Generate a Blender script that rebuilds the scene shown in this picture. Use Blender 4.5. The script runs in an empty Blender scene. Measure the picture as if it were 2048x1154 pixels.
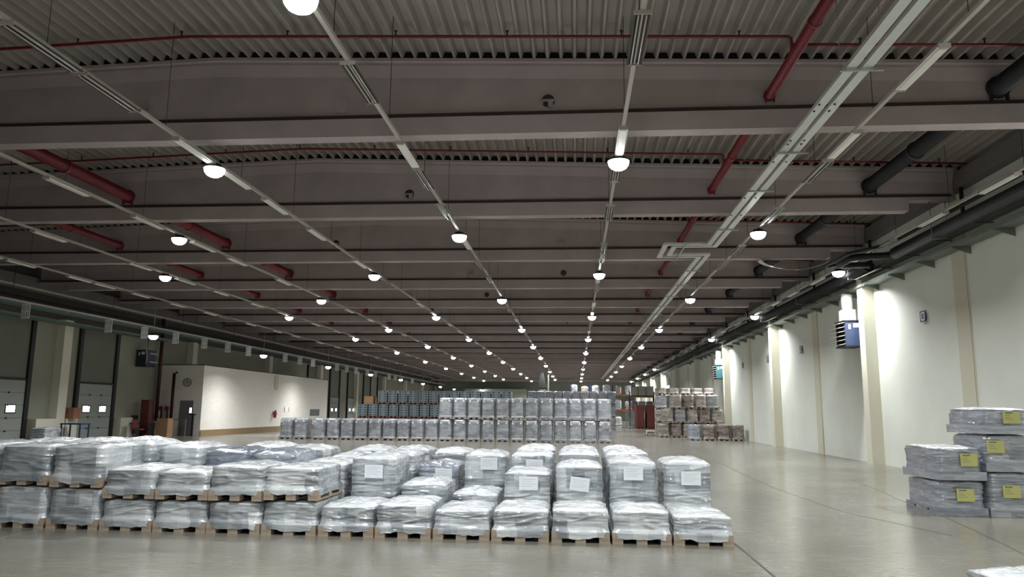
import bpy, math, random
from mathutils import Vector, Matrix, noise
random.seed(7)
SC = bpy.context.scene
COL = SC.collection

# ------------------------------------------------------------------ camera
HC = 1.80
cam_d = bpy.data.cameras.new('camera')
cam_d.sensor_width = 36.0
cam_d.lens = 1515.2 / 2048 * 36.0
cam_d.clip_end = 400
cam = bpy.data.objects.new('camera', cam_d)
COL.objects.link(cam)
YAW, PITCH, ROLL = 0.0846265, 0.1589465, 0.0093635
fwd = Vector((-math.sin(YAW) * math.cos(PITCH), math.cos(YAW) * math.cos(PITCH), math.sin(PITCH)))
rgt = Vector((math.cos(YAW), math.sin(YAW), 0))
upv = rgt.cross(fwd)
r2 = math.cos(ROLL) * rgt + math.sin(ROLL) * upv
u2 = -math.sin(ROLL) * rgt + math.cos(ROLL) * upv
cam.matrix_world = Matrix(((r2.x, u2.x, -fwd.x, 0), (r2.y, u2.y, -fwd.y, 0), (r2.z, u2.z, -fwd.z, HC), (0, 0, 0, 1)))
SC.camera = cam

# ------------------------------------------------------------------ world and exposure
wd = bpy.data.worlds.new('World')
SC.world = wd
wd.use_nodes = True
wd.node_tree.nodes['Background'].inputs[0].default_value = (0.55, 0.65, 0.8, 1)
wd.node_tree.nodes['Background'].inputs[1].default_value = 0.05
SC.view_settings.view_transform = 'Standard'
SC.view_settings.look = 'None'
SC.view_settings.gamma = 1
SC.view_settings.use_curve_mapping = False
SC.view_settings.exposure = 0.0
LAMP_W = 142.0          # radiant power of one high-bay lamp
LENS_E = 25.0           # emission of the glowing lens

# ------------------------------------------------------------------ layout constants (metres)
XR, XL = 10.9, -26.7            # inner faces of the long walls
Y0, Y1 = -14.0, 146.0           # hall ends
RIDGE = -7.75
BAY = 6.65
NB = 20
def beam_y(k): return 14.8 + BAY * k          # near face of beam k
def roof_z(x): return 9.27 - 0.034 * abs(x - RIDGE)   # top of the beams = underside of deck

# ------------------------------------------------------------------ material helpers
def srgb(r, g, b):
    f = lambda c: (c / 255 / 12.92) if c / 255 <= 0.04045 else ((c / 255 + 0.055) / 1.055) ** 2.4
    return (f(r), f(g), f(b), 1)
def mat(name, col, rough=0.6, metal=0.0, spec=0.5, var=0.0, scale=3.0, bump=0.0, bscale=20.0, stretch=(1, 1, 1), emit=None, es=0.0, coat=0.0, coat_r=0.1):
    m = bpy.data.materials.new(name)
    m.use_nodes = True
    nt = m.node_tree
    b = nt.nodes['Principled BSDF']
    b.inputs['Base Color'].default_value = col
    b.inputs['Roughness'].default_value = rough
    b.inputs['Metallic'].default_value = metal
    b.inputs['Specular IOR Level'].default_value = spec
    b.inputs['Coat Weight'].default_value = coat
    b.inputs['Coat Roughness'].default_value = coat_r
    if emit:
        b.inputs['Emission Color'].default_value = emit
        b.inputs['Emission Strength'].default_value = es
    tc = nt.nodes.new('ShaderNodeTexCoord')
    mp = nt.nodes.new('ShaderNodeMapping')
    mp.inputs['Scale'].default_value = stretch
    nt.links.new(tc.outputs['Object'], mp.inputs[0])
    if var > 0:
        n = nt.nodes.new('ShaderNodeTexNoise')
        n.inputs['Scale'].default_value = scale
        n.inputs['Detail'].default_value = 6
        nt.links.new(mp.outputs[0], n.inputs['Vector'])
        r = nt.nodes.new('ShaderNodeValToRGB')
        c0 = [max(0, c * (1 - var)) for c in col[:3]] + [1]
        c1 = [min(1, c * (1 + var)) for c in col[:3]] + [1]
        r.color_ramp.elements[0].position = 0.3
        r.color_ramp.elements[1].position = 0.7
        r.color_ramp.elements[0].color = c0
        r.color_ramp.elements[1].color = c1
        nt.links.new(n.outputs['Fac'], r.inputs[0])
        nt.links.new(r.outputs[0], b.inputs['Base Color'])
    if bump > 0:
        n2 = nt.nodes.new('ShaderNodeTexNoise')
        n2.inputs['Scale'].default_value = bscale
        n2.inputs['Detail'].default_value = 4
        nt.links.new(mp.outputs[0], n2.inputs['Vector'])
        bp = nt.nodes.new('ShaderNodeBump')
        bp.inputs['Strength'].default_value = bump
        bp.inputs['Distance'].default_value = 0.02
        nt.links.new(n2.outputs['Fac'], bp.inputs['Height'])
        nt.links.new(bp.outputs[0], b.inputs['Normal'])
        if coat: nt.links.new(bp.outputs[0], b.inputs['Coat Normal'])
    return m

M = {}
M['wall'] = mat('painted_wall', srgb(224, 227, 217), 0.75, var=0.04, scale=0.8, bump=0.15, bscale=60)
M['uppershade'] = mat('upper_wall_shade', srgb(72, 66, 62), 0.7, var=0.1, scale=0.6)  # dark colour stands for the shade high on the left wall
M['wall_left'] = mat('shaded_wall_paint', srgb(150, 150, 136), 0.75, var=0.06, scale=0.8)  # pale wall paint darkened to carry the shade of the left side
M['wall_strip'] = mat('wall_joint_strip', srgb(208, 204, 184), 0.7)
M['joint'] = mat('wall_joint', srgb(150, 142, 122), 0.8)
M['concrete'] = mat('beam_concrete', srgb(170, 158, 157), 0.8, var=0.08, scale=1.2, bump=0.1, bscale=30)
M['column'] = mat('column_paint', srgb(222, 218, 200), 0.6, var=0.03, scale=1.5)
M['deck'] = mat('roof_deck_steel', srgb(158, 151, 144), 0.55, metal=0.1, var=0.08, scale=0.7)
M['darkstrip'] = mat('dark_strip', srgb(58, 44, 42), 0.6)
M['black'] = mat('black_paint', srgb(28, 27, 28), 0.5)
M['darkvoid'] = mat('dark_opening', srgb(12, 12, 13), 0.9)
M['red'] = mat('red_pipe_paint', srgb(112, 22, 34), 0.4, var=0.12, scale=2)
M['darkpipe'] = mat('dark_insulation', srgb(15, 14, 20), 0.6, bump=0.3, bscale=12)
M['steel'] = mat('galvanised_steel', srgb(168, 172, 168), 0.4, metal=0.6, var=0.1, scale=8)
M['tray'] = mat('cable_tray_steel', srgb(120, 128, 120), 0.5, metal=0.5, var=0.12, scale=5)
M['alu'] = mat('busbar_aluminium', srgb(205, 208, 205), 0.4, metal=0.35, var=0.05, scale=5)
M['white'] = mat('white_enamel', srgb(228, 226, 218), 0.45)
M['rail'] = mat('light_rail_enamel', srgb(176, 170, 162), 0.5)
M['louver'] = mat('fixture_reflector', srgb(64, 58, 54), 0.3, metal=0.6)
M['tube'] = mat('fluorescent_tube_glass', srgb(190, 186, 180), 0.25)
M['lamp_body'] = mat('lamp_housing', srgb(70, 70, 74), 0.45, metal=0.5)
M['lens'] = mat('lamp_lens', (1, 1, 1, 1), 0.3, emit=(0.95, 0.97, 1.0, 1), es=LENS_E)
M['heater_blue'] = mat('heater_blue_paint', srgb(46, 58, 84), 0.45, var=0.08, scale=5)
M['heater_teal'] = mat('heater_teal_paint', srgb(52, 96, 98), 0.45, var=0.08, scale=5)
M['heater_dark'] = mat('heater_navy_paint', srgb(34, 42, 66), 0.5)
M['blade'] = mat('louvre_blade', srgb(190, 190, 186), 0.4, metal=0.3)
M['wood'] = mat('pallet_wood', srgb(158, 143, 126), 0.8, var=0.22, scale=6, stretch=(1, 1, 4))
M['wood_red'] = mat('pallet_wood_dark', srgb(120, 72, 52), 0.8, var=0.2, scale=6)
M['label'] = mat('white_label_paper', srgb(228, 231, 235), 0.3, coat=0.8, coat_r=0.15, bump=0.3, bscale=10, stretch=(1, 1, 4))
M['yellow'] = mat('yellow_label_paper', srgb(190, 190, 116), 0.35, coat=0.6, coat_r=0.2, bump=0.2, bscale=10)
M['ink'] = mat('printing_ink', srgb(104, 104, 106), 0.6)
M['sign_blue'] = mat('sign_blue', srgb(44, 58, 104), 0.4)
M['sign_white'] = mat('sign_white', srgb(236, 238, 236), 0.5)
M['doorpanel'] = mat('dock_door_panel', srgb(158, 164, 156), 0.5, var=0.04, scale=1)
M['dockupper'] = mat('dock_upper_panel', srgb(112, 114, 102), 0.6, var=0.08, scale=1)
M['doorglass'] = mat('daylit_door_glass', (0.9, 0.95, 1, 1), 0.2, emit=(0.82, 0.92, 1.0, 1), es=2.6)
M['greydoor'] = mat('grey_door', srgb(112, 112, 112), 0.5)
M['block'] = mat('painted_blockwork', srgb(232, 227, 218), 0.75, var=0.04, scale=2, bump=0.2, bscale=5, stretch=(1, 1, 3))
M['brown'] = mat('brown_board', srgb(150, 104, 78), 0.7, var=0.15, scale=4)
M['cardboard'] = mat('cardboard', srgb(166, 132, 98), 0.8, var=0.1, scale=4)
M['darkwood'] = mat('dark_desk', srgb(46, 38, 36), 0.6)
M['bluepaint'] = mat('blue_rack_paint', srgb(40, 54, 104), 0.5)
M['orange'] = mat('orange_rack_beam', srgb(186, 82, 40), 0.5)
M['yellowpaint'] = mat('yellow_beam_paint', srgb(206, 168, 44), 0.5)
M['maroon'] = mat('maroon_crate', srgb(112, 50, 48), 0.6, var=0.12, scale=4)
M['crate'] = mat('grey_plastic_crate', srgb(126, 138, 144), 0.45, var=0.06, scale=6)
M['dullred'] = mat('dull_red_paint', srgb(92, 34, 30), 0.5)
M['riser'] = mat('riser_pipe_paint', srgb(66, 28, 30), 0.5)
M['edgebeam'] = mat('shaded_edge_concrete', srgb(120, 114, 112), 0.8, var=0.08, scale=1.2)  # concrete darkened, its shadow put into the colour
M['redsign'] = mat('red_paint', srgb(176, 40, 36), 0.45)
M['plastic'] = mat('clear_plastic_sheet', srgb(206, 202, 190), 0.3, coat=0.5, bump=0.6, bscale=6)
M['kerb'] = mat('yellow_kerb_paint', srgb(142, 118, 84), 0.7, var=0.1, scale=3)
M['endwall'] = mat('end_wall_paint', srgb(180, 186, 172), 0.7, var=0.06, scale=0.5)
M['daylight'] = mat('daylit_strip_curtain', (1, 1, 1, 1), 0.4, emit=(1, 0.97, 0.92, 1), es=1.6)

# floor: polished concrete with mottled gloss
def floor_mat():
    m = bpy.data.materials.new('polished_concrete_floor')
    m.use_nodes = True
    nt = m.node_tree
    b = nt.nodes['Principled BSDF']
    tc = nt.nodes.new('ShaderNodeTexCoord')
    n1 = nt.nodes.new('ShaderNodeTexNoise'); n1.inputs['Scale'].default_value = 0.45; n1.inputs['Detail'].default_value = 8
    n2 = nt.nodes.new('ShaderNodeTexNoise'); n2.inputs['Scale'].default_value = 6; n2.inputs['Detail'].default_value = 6
    mp = nt.nodes.new('ShaderNodeMapping'); mp.inputs['Scale'].default_value = (0.5, 2.0, 1)
    nt.links.new(tc.outputs['Object'], mp.inputs[0])
    nt.links.new(tc.outputs['Object'], n1.inputs['Vector'])
    nt.links.new(mp.outputs[0], n2.inputs['Vector'])
    r = nt.nodes.new('ShaderNodeValToRGB')
    r.color_ramp.elements[0].position = 0.3; r.color_ramp.elements[1].position = 0.72
    r.color_ramp.elements[0].color = srgb(103, 100, 90)
    r.color_ramp.elements[1].color = srgb(127, 123, 111)
    nt.links.new(n1.outputs['Fac'], r.inputs[0])
    mx = nt.nodes.new('ShaderNodeMixRGB'); mx.blend_type = 'MULTIPLY'; mx.inputs[0].default_value = 0.35
    r2_ = nt.nodes.new('ShaderNodeValToRGB')
    r2_.color_ramp.elements[0].position = 0.3; r2_.color_ramp.elements[0].color = (0.7, 0.7, 0.7, 1)
    r2_.color_ramp.elements[1].position = 0.7
    nt.links.new(n2.outputs['Fac'], r2_.inputs[0])
    nt.links.new(r.outputs[0], mx.inputs[1]); nt.links.new(r2_.outputs[0], mx.inputs[2])
    nt.links.new(mx.outputs[0], b.inputs['Base Color'])
    mr = nt.nodes.new('ShaderNodeMapRange')
    mr.inputs['To Min'].default_value = 0.12; mr.inputs['To Max'].default_value = 0.34
    nt.links.new(n2.outputs['Fac'], mr.inputs[0])
    nt.links.new(mr.outputs[0], b.inputs['Roughness'])
    b.inputs['Specular IOR Level'].default_value = 0.5
    bp = nt.nodes.new('ShaderNodeBump'); bp.inputs['Strength'].default_value = 0.06; bp.inputs['Distance'].default_value = 0.02
    nt.links.new(n2.outputs['Fac'], bp.inputs['Height']); nt.links.new(bp.outputs[0], b.inputs['Normal'])
    return m
M['floor'] = floor_mat()

# stretch film over stacked cartons
def film_mat(name, ca, cb, cc, brick=(0.42, 0.30), gloss=0.22, bump=0.6):
    m = bpy.data.materials.new(name)
    m.use_nodes = True
    nt = m.node_tree
    L = nt.links.new
    b = nt.nodes['Principled BSDF']
    tc = nt.nodes.new('ShaderNodeTexCoord')
    geo = nt.nodes.new('ShaderNodeNewGeometry')
    oi = nt.nodes.new('ShaderNodeObjectInfo')
    sep = nt.nodes.new('ShaderNodeSeparateXYZ'); L(tc.outputs['Object'], sep.inputs[0])
    add = nt.nodes.new('ShaderNodeMath'); add.operation = 'ADD'; L(sep.outputs[0], add.inputs[0]); L(sep.outputs[1], add.inputs[1])
    rnd = nt.nodes.new('ShaderNodeMath'); rnd.operation = 'MULTIPLY'; rnd.inputs[1].default_value = 37.0; L(oi.outputs['Random'], rnd.inputs[0])
    cb_ = nt.nodes.new('ShaderNodeCombineXYZ'); L(add.outputs[0], cb_.inputs[0]); L(sep.outputs[2], cb_.inputs[1]); L(rnd.outputs[0], cb_.inputs[2])
    # carton faces seen through the film: random light and dark patches
    ax = nt.nodes.new('ShaderNodeMath'); ax.operation = 'ADD'; L(add.outputs[0], ax.inputs[0]); L(rnd.outputs[0], ax.inputs[1])
    cx = nt.nodes.new('ShaderNodeCombineXYZ'); L(ax.outputs[0], cx.inputs[0]); L(sep.outputs[2], cx.inputs[1])
    def bricks(w_, h_, sq):
        k = nt.nodes.new('ShaderNodeTexBrick'); k.inputs['Scale'].default_value = 1.0
        k.inputs['Brick Width'].default_value = w_; k.inputs['Row Height'].default_value = h_; k.inputs['Mortar Size'].default_value = 0.002
        k.inputs['Mortar Smooth'].default_value = 1.0
        k.inputs['Color1'].default_value = (0, 0, 0, 1); k.inputs['Color2'].default_value = (1, 1, 1, 1); k.inputs['Mortar'].default_value = (0.25, 0.25, 0.25, 1)
        k.squash = sq; L(cx.outputs[0], k.inputs['Vector']); return k
    k1 = bricks(brick[0], brick[1], 1.4); k2 = bricks(brick[0] * 0.61, brick[1] * 0.57, 0.8)
    km = nt.nodes.new('ShaderNodeMixRGB'); km.inputs[0].default_value = 0.4; L(k1.outputs['Color'], km.inputs[1]); L(k2.outputs['Color'], km.inputs[2])
    r = nt.nodes.new('ShaderNodeValToRGB')
    r.color_ramp.elements[0].color = ca; r.color_ramp.elements[1].color = cb
    e = r.color_ramp.elements.new(0.5); e.color = cc
    L(km.outputs[0], r.inputs[0])
    # thin paper layers
    wv = nt.nodes.new('ShaderNodeTexNoise'); wv.inputs['Scale'].default_value = 1.0; wv.inputs['Detail'].default_value = 3
    mp2 = nt.nodes.new('ShaderNodeMapping'); mp2.inputs['Scale'].default_value = (2.5, 26, 1)
    L(cb_.outputs[0], mp2.inputs[0]); L(mp2.outputs[0], wv.inputs['Vector'])
    mx = nt.nodes.new('ShaderNodeMixRGB'); mx.blend_type = 'OVERLAY'; mx.inputs[0].default_value = 0.45
    L(r.outputs[0], mx.inputs[1]); L(wv.outputs['Fac'], mx.inputs[2])
    # cloudy film where it bunches (tops and creases)
    up = nt.nodes.new('ShaderNodeSeparateXYZ'); L(geo.outputs['Normal'], up.inputs[0])
    n3 = nt.nodes.new('ShaderNodeTexNoise'); n3.inputs['Scale'].default_value = 5.0; n3.inputs['Detail'].default_value = 5; n3.inputs['Distortion'].default_value = 1.2
    mp3 = nt.nodes.new('ShaderNodeMapping'); mp3.inputs['Scale'].default_value = (0.35, 1.6, 1)
    L(cb_.outputs[0], mp3.inputs[0]); L(mp3.outputs[0], n3.inputs['Vector'])
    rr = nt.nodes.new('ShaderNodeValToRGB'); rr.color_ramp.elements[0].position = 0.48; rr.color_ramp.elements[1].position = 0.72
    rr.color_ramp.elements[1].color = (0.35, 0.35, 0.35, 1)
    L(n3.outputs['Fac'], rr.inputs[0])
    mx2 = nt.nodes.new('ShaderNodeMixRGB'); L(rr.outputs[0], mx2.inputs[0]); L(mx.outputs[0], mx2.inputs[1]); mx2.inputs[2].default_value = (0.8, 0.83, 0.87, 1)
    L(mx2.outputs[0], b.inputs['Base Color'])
    b.inputs['Roughness'].default_value = 0.3
    b.inputs['Metallic'].default_value = gloss
    b.inputs['Coat Weight'].default_value = 1.0
    b.inputs['Coat Roughness'].default_value = 0.09
    b.inputs['Coat IOR'].default_value = 1.7
    # wrinkles running round the load
    w1 = nt.nodes.new('ShaderNodeTexNoise'); w1.inputs['Scale'].default_value = 1.0; w1.inputs['Detail'].default_value = 7; w1.inputs['Distortion'].default_value = 0.8
    mp4 = nt.nodes.new('ShaderNodeMapping'); mp4.inputs['Scale'].default_value = (2.4, 2.4, 13)
    ad3 = nt.nodes.new('ShaderNodeVectorMath'); ad3.operation = 'ADD'; L(tc.outputs['Object'], ad3.inputs[0])
    cr = nt.nodes.new('ShaderNodeCombineXYZ'); L(rnd.outputs[0], cr.inputs[0]); L(cr.outputs[0], ad3.inputs[1])
    L(ad3.outputs[0], mp4.inputs[0]); L(mp4.outputs[0], w1.inputs['Vector'])
    w2 = nt.nodes.new('ShaderNodeTexNoise'); w2.inputs['Scale'].default_value = 1.0; w2.inputs['Detail'].default_value = 2; w2.inputs['Distortion'].default_value = 1.5
    mp5 = nt.nodes.new('ShaderNodeMapping'); mp5.inputs['Scale'].default_value = (1.5, 1.5, 9); mp5.inputs['Rotation'].default_value = (0.15, 0.2, 0)
    L(ad3.outputs[0], mp5.inputs[0]); L(mp5.outputs[0], w2.inputs['Vector'])
    sb = nt.nodes.new('ShaderNodeMath'); sb.operation = 'SUBTRACT'; sb.inputs[1].default_value = 0.5; L(w2.outputs['Fac'], sb.inputs[0])
    ab = nt.nodes.new('ShaderNodeMath'); ab.operation = 'ABSOLUTE'; L(sb.outputs[0], ab.inputs[0])
    b0 = nt.nodes.new('ShaderNodeBump'); b0.inputs['Strength'].default_value = min(1.0, bump * 1.3); b0.inputs['Distance'].default_value = 0.16
    L(ab.outputs[0], b0.inputs['Height'])
    bp = nt.nodes.new('ShaderNodeBump'); bp.inputs['Strength'].default_value = bump; bp.inputs['Distance'].default_value = 0.03
    L(b0.outputs[0], bp.inputs['Normal'])
    L(w1.outputs['Fac'], bp.inputs['Height'])
    bp2 = nt.nodes.new('ShaderNodeBump'); bp2.inputs['Strength'].default_value = bump * 0.45; bp2.inputs['Distance'].default_value = 0.03
    L(w1.outputs['Fac'], bp2.inputs['Height'])
    L(bp2.outputs[0], b.inputs['Normal']); L(bp.outputs[0], b.inputs['Coat Normal'])
    return m
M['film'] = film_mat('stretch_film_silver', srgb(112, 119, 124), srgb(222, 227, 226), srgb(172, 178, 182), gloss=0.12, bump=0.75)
M['film_top'] = film_mat('stretch_film_bunched_lit_top', srgb(196, 201, 204), srgb(240, 243, 243), srgb(222, 226, 228), brick=(0.9, 0.7), gloss=0.05, bump=1.0)  # bunched film, whitened further to carry the light from above
M['film_far'] = film_mat('stretch_film_grey', srgb(116, 120, 126), srgb(182, 186, 190), srgb(150, 154, 160), brick=(0.4, 0.2), bump=0.5)
M['film_dark'] = film_mat('stretch_film_slate', srgb(118, 124, 136), srgb(172, 178, 188), srgb(142, 148, 160), brick=(1.2, 0.1))
M['film_brown'] = film_mat('stretch_film_brown', srgb(92, 74, 66), srgb(150, 136, 126), srgb(120, 104, 96), brick=(0.4, 0.2), bump=0.7)
M['film_beige'] = film_mat('stretch_film_beige', srgb(116, 104, 96), srgb(206, 200, 192), srgb(150, 140, 130), brick=(0.36, 0.16), bump=0.6)

# ------------------------------------------------------------------ mesh builder
class MB:
    def __init__(s): s.v = []; s.f = []; s.smooth = []
    def quadbox(s, x0, x1, y0, y1, z0, z1):
        n = len(s.v)
        s.v += [(x0, y0, z0), (x1, y0, z0), (x1, y1, z0), (x0, y1, z0), (x0, y0, z1), (x1, y0, z1), (x1, y1, z1), (x0, y1, z1)]
        for q in ((0, 3, 2, 1), (4, 5, 6, 7), (0, 1, 5, 4), (1, 2, 6, 5), (2, 3, 7, 6), (3, 0, 4, 7)):
            s.f.append(tuple(n + i for i in q)); s.smooth.append(False)
        return s
    def tube(s, pts, r, n=12, cap=True, smooth=True):
        pts = [Vector(p) for p in pts]
        rings = []
        for i, p in enumerate(pts):
            a = pts[max(i - 1, 0)]; c = pts[min(i + 1, len(pts) - 1)]
            d = (c - a).normalized()
            ref = Vector((0, 0, 1)) if abs(d.z) < 0.9 else Vector((1, 0, 0))
            u = d.cross(ref).normalized(); w = u.cross(d)
            base = len(s.v)
            for k in range(n):
                t = 2 * math.pi * k / n
                s.v.append(tuple(p + u * (r * math.cos(t)) + w * (r * math.sin(t))))
            rings.append(base)
        for a, b in zip(rings, rings[1:]):
            for k in range(n):
                s.f.append((a + k, a + (k + 1) % n, b + (k + 1) % n, b + k)); s.smooth.append(smooth)
        if cap:
            s.f.append(tuple(rings[0] + k for k in range(n))[::-1]); s.smooth.append(False)
            s.f.append(tuple(rings[-1] + k for k in range(n))); s.smooth.append(False)
        return s
    def lathe(s, prof, n=20, c=(0, 0, 0), smooth=True):
        rings = []
        for (r, z) in prof:
            base = len(s.v)
            for k in range(n):
                t = 2 * math.pi * k / n
                s.v.append((c[0] + r * math.cos(t), c[1] + r * math.sin(t), c[2] + z))
            rings.append(base)
        for a, b in zip(rings, rings[1:]):
            for k in range(n):
                s.f.append((a + k, a + (k + 1) % n, b + (k + 1) % n, b + k)); s.smooth.append(smooth)
        s.f.append(tuple(rings[0] + k for k in range(n))[::-1]); s.smooth.append(False)
        s.f.append(tuple(rings[-1] + k for k in range(n))); s.smooth.append(False)
        return s
    def poly_extrude(s, poly, axis, a0, a1, smooth=False):
        # poly: list of 2D points in the plane normal to axis ('x': (y,z), 'y': (x,z), 'z': (x,y))
        def P(p, a):
            return {'x': (a, p[0], p[1]), 'y': (p[0], a, p[1]), 'z': (p[0], p[1], a)}[axis]
        n = len(poly); b = len(s.v)
        s.v += [P(p, a0) for p in poly] + [P(p, a1) for p in poly]
        for i in range(n):
            j = (i + 1) % n
            s.f.append((b + i, b + j, b + n + j, b + n + i)); s.smooth.append(smooth)
        s.f.append(tuple(b + i for i in range(n))[::-1]); s.f.append(tuple(b + n + i for i in range(n)))
        s.smooth += [False, False]
        return s
    def mesh(s, name, m):
        me = bpy.data.meshes.new(name)
        me.from_pydata(s.v, [], s.f)
        me.polygons.foreach_set('use_smooth', s.smooth)
        me.materials.append(M[m] if isinstance(m, str) else m)
        me.update()
        return me
    def build(s, name, m, parent=None, loc=None):
        o = bpy.data.objects.new(name, s.mesh(name, m))
        COL.objects.link(o)
        if parent: o.parent = parent
        if loc: o.location = loc
        return o
def box(*a): return MB().quadbox(*a)
def tag(o, label=None, cat=None, group=None, kind=None):
    if label: o['label'] = label
    if cat: o['category'] = cat
    if group: o['group'] = group
    if kind: o['kind'] = kind
    return o
def empty(name, loc=(0, 0, 0), rz=0.0, **k):
    o = bpy.data.objects.new(name, None)
    o.empty_display_size = 0.2
    COL.objects.link(o); o.location = loc; o.rotation_euler.z = rz
    return tag(o, **k)
def inst(me, name, parent=None, loc=(0, 0, 0), rz=0.0):
    o = bpy.data.objects.new(name, me); COL.objects.link(o)
    if parent: o.parent = parent
    o.location = loc; o.rotation_euler.z = rz
    return o
def copy_tree(o, parent=None):
    c = o.copy(); COL.objects.link(c)
    if parent: c.parent = parent
    for ch in list(o.children): copy_tree(ch, c)
    return c
ORD = ['zeroth', 'first', 'second', 'third', 'fourth', 'fifth', 'sixth', 'seventh', 'eighth', 'ninth', 'tenth', 'eleventh', 'twelfth', 'thirteenth', 'fourteenth', 'fifteenth', 'sixteenth', 'seventeenth', 'eighteenth', 'nineteenth', 'twentieth', 'twenty-first', 'twenty-second', 'twenty-third', 'twenty-fourth', 'twenty-fifth', 'twenty-sixth']
def struct(o, label=None, cat=None): return tag(o, label, cat, kind='structure')

# ================================================================== SHELL
struct(box(XL - 0.3, XR + 0.3, Y0 - 0.3, Y1 + 0.3, -0.3, 0.0).build('floor', 'floor'), 'polished grey concrete warehouse floor', 'floor')
struct(box(XR, XR + 0.3, Y0, Y1, 0, 9.2).build('wall_right', 'wall'), 'pale painted panel wall along the right side', 'wall')
struct(box(XL - 0.3, XL, Y0, Y1, 0, 9.2).build('wall_left', 'wall_left'), 'shade-darkened pale wall with loading docks along the left side', 'wall')
struct(box(XL - 0.3, XR + 0.3, Y1, Y1 + 0.3, 0, 9.5).build('wall_back', 'endwall'), 'pale greenish end wall far down the hall', 'wall')
struct(box(XL - 0.3, XR + 0.3, Y0 - 0.3, Y0, 0, 9.5).build('wall_front', 'wall'), 'plain wall behind the viewpoint', 'wall')

# floor joints and tyre marks: thin real strips
g = MB().quadbox(2.17, 2.20, 8.8, 11.2, 0.0, 0.0015)
struct(g.build('trim_1', 'darkstrip'), 'dark floor expansion joint beside the front pallets', 'floor joint')
M['mark'] = mat('tyre_mark', srgb(92, 88, 79), 0.3)
def ribbon(pts, w, z=0.002):
    g = MB()
    for i in range(len(pts) - 1):
        a, b = Vector(pts[i] + (0,)), Vector(pts[i + 1] + (0,))
        d = (b - a).normalized(); n = Vector((-d.y, d.x, 0)) * w / 2
        k = len(g.v)
        g.v += [tuple(a - n + Vector((0, 0, z))), tuple(b - n + Vector((0, 0, z))), tuple(b + n + Vector((0, 0, z))), tuple(a + n + Vector((0, 0, z)))]
        g.f.append((k, k + 1, k + 2, k + 3)); g.smooth.append(False)
    return g
struct(ribbon([(7.5, 22), (7.15, 19.2), (6.8, 17.1), (6.45, 14.2), (6.1, 12.2), (5.84, 10.9), (5.3, 9)], 0.035).build('trim_2', 'mark'), 'long dark tyre mark curving over the floor past the right pallets', 'floor mark')
struct(ribbon([(5.2, 30), (4.9, 24), (4.75, 19), (4.9, 15), (5.6, 12.3)], 0.03).build('trim_3', 'mark'), 'faint curved tyre mark in the middle of the right aisle', 'floor mark')

# roof deck: trapezoid ribs running down the hall, pitched either side of the ridge
def deck():
    g = MB(); p = 0.28
    x = XL - 0.2; prof = []
    while x < XR + 0.3:
        for dx, dz in ((0, 0.0), (0.045, 0.0), (0.085, 0.15), (0.235, 0.15)):
            xx = x + dx; prof.append((xx, roof_z(xx) + 0.012 + dz))
        x += p
    n = len(prof)
    ys = [Y0, 40, 90, Y1]
    for y in ys:
        g.v += [(a, y, z) for a, z in prof]
    for j in range(len(ys) - 1):
        for i in range(n - 1):
            g.f.append((j * n + i, j * n + i + 1, (j + 1) * n + i + 1, (j + 1) * n + i)); g.smooth.append(False)
    return g
dk = deck().build('ceiling', 'deck')
so = dk.modifiers.new('Solidify', 'SOLIDIFY'); so.thickness = 0.003; so.offset = 0
struct(dk, 'corrugated steel roof deck', 'ceiling')
struct(box(XL - 0.3, XR + 0.3, Y0, Y1, 9.62, 9.7).build('trim_4', 'darkvoid'), 'dark roof insulation above the corrugated deck', 'roof')

# precast roof beams
HOLES = [-22.5, -18.1, -13.7, -9.3, -4.93, -0.55, 3.9, 8.3]
def beam_mesh():
    g = MB()
    xs = [XL + 0.35, XL + 1.75, XL + 1.76, RIDGE, XR - 1.58, XR - 1.57, XR - 0.3]
    def prof(x):
        zt = roof_z(x)
        end = x < XL + 1.755 or x > XR - 1.575
        zb = 7.72 if end else 7.41
        # near side from top to bottom (y offset, z); far side mirrored
        near = [(0.0, zt), (0.0, zt - 0.07), (0.03, zt - 0.10), (0.03, zt - 0.16), (0.115, zt - 0.40), (0.115, 7.86), (0.0, 7.80), (0.0, zb)]
        return [(a, z) for a, z in near] + [(0.36 - a, z) for a, z in near[::-1]]
    P = [prof(x) for x in xs]
    n = len(P[0])
    for x, pr in zip(xs, P): g.v += [(x, a, z) for a, z in pr]
    for j in range(len(xs) - 1):
        for i in range(n):
            k = (i + 1) % n
            g.f.append((j * n + i, (j + 1) * n + i, (j + 1) * n + k, j * n + k)); g.smooth.append(False)
    g.f.append(tuple(range(n))[::-1]); g.f.append(tuple((len(xs) - 1) * n + i for i in range(n)))
    g.smooth += [False, False]
    return g.mesh('roof_beam', 'concrete')
bm_me = beam_mesh()
strip_me = MB().quadbox(XL + 0.4, XR - 0.4, 0.05, 0.112, 7.80, 7.90).mesh('ledge_strip', 'darkstrip')
clo = MB().poly_extrude([(XL + 0.4, roof_z(XL + 0.4)), (RIDGE, roof_z(RIDGE)), (XR - 0.35, roof_z(XR - 0.35)), (XR - 0.35, roof_z(XR - 0.35) + 0.155), (RIDGE, roof_z(RIDGE) + 0.155), (XL + 0.4, roof_z(XL + 0.4) + 0.155)], 'y', 0.06, 0.30)
clo_me = clo.mesh('rib_closure', 'darkvoid')
plug_me = MB().tube([(0, 0.08, 0), (0, 0.118, 0)], 0.17, 18).mesh('hole_cover', 'concrete')
hole_me = MB().tube([(0, 0.11, 0), (0, 0.118, 0)], 0.14, 18).mesh('web_hole', 'darkstrip')
brk_me = MB().quadbox(-0.13, 0.13, 0.02, 0.08, -0.035, 0.0).quadbox(-0.13, -0.10, 0.02, 0.11, -0.10, 0.0).quadbox(0.0, 0.10, 0.05, 0.10, -0.16, -0.03).mesh('hole_bracket', 'steel')
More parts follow.
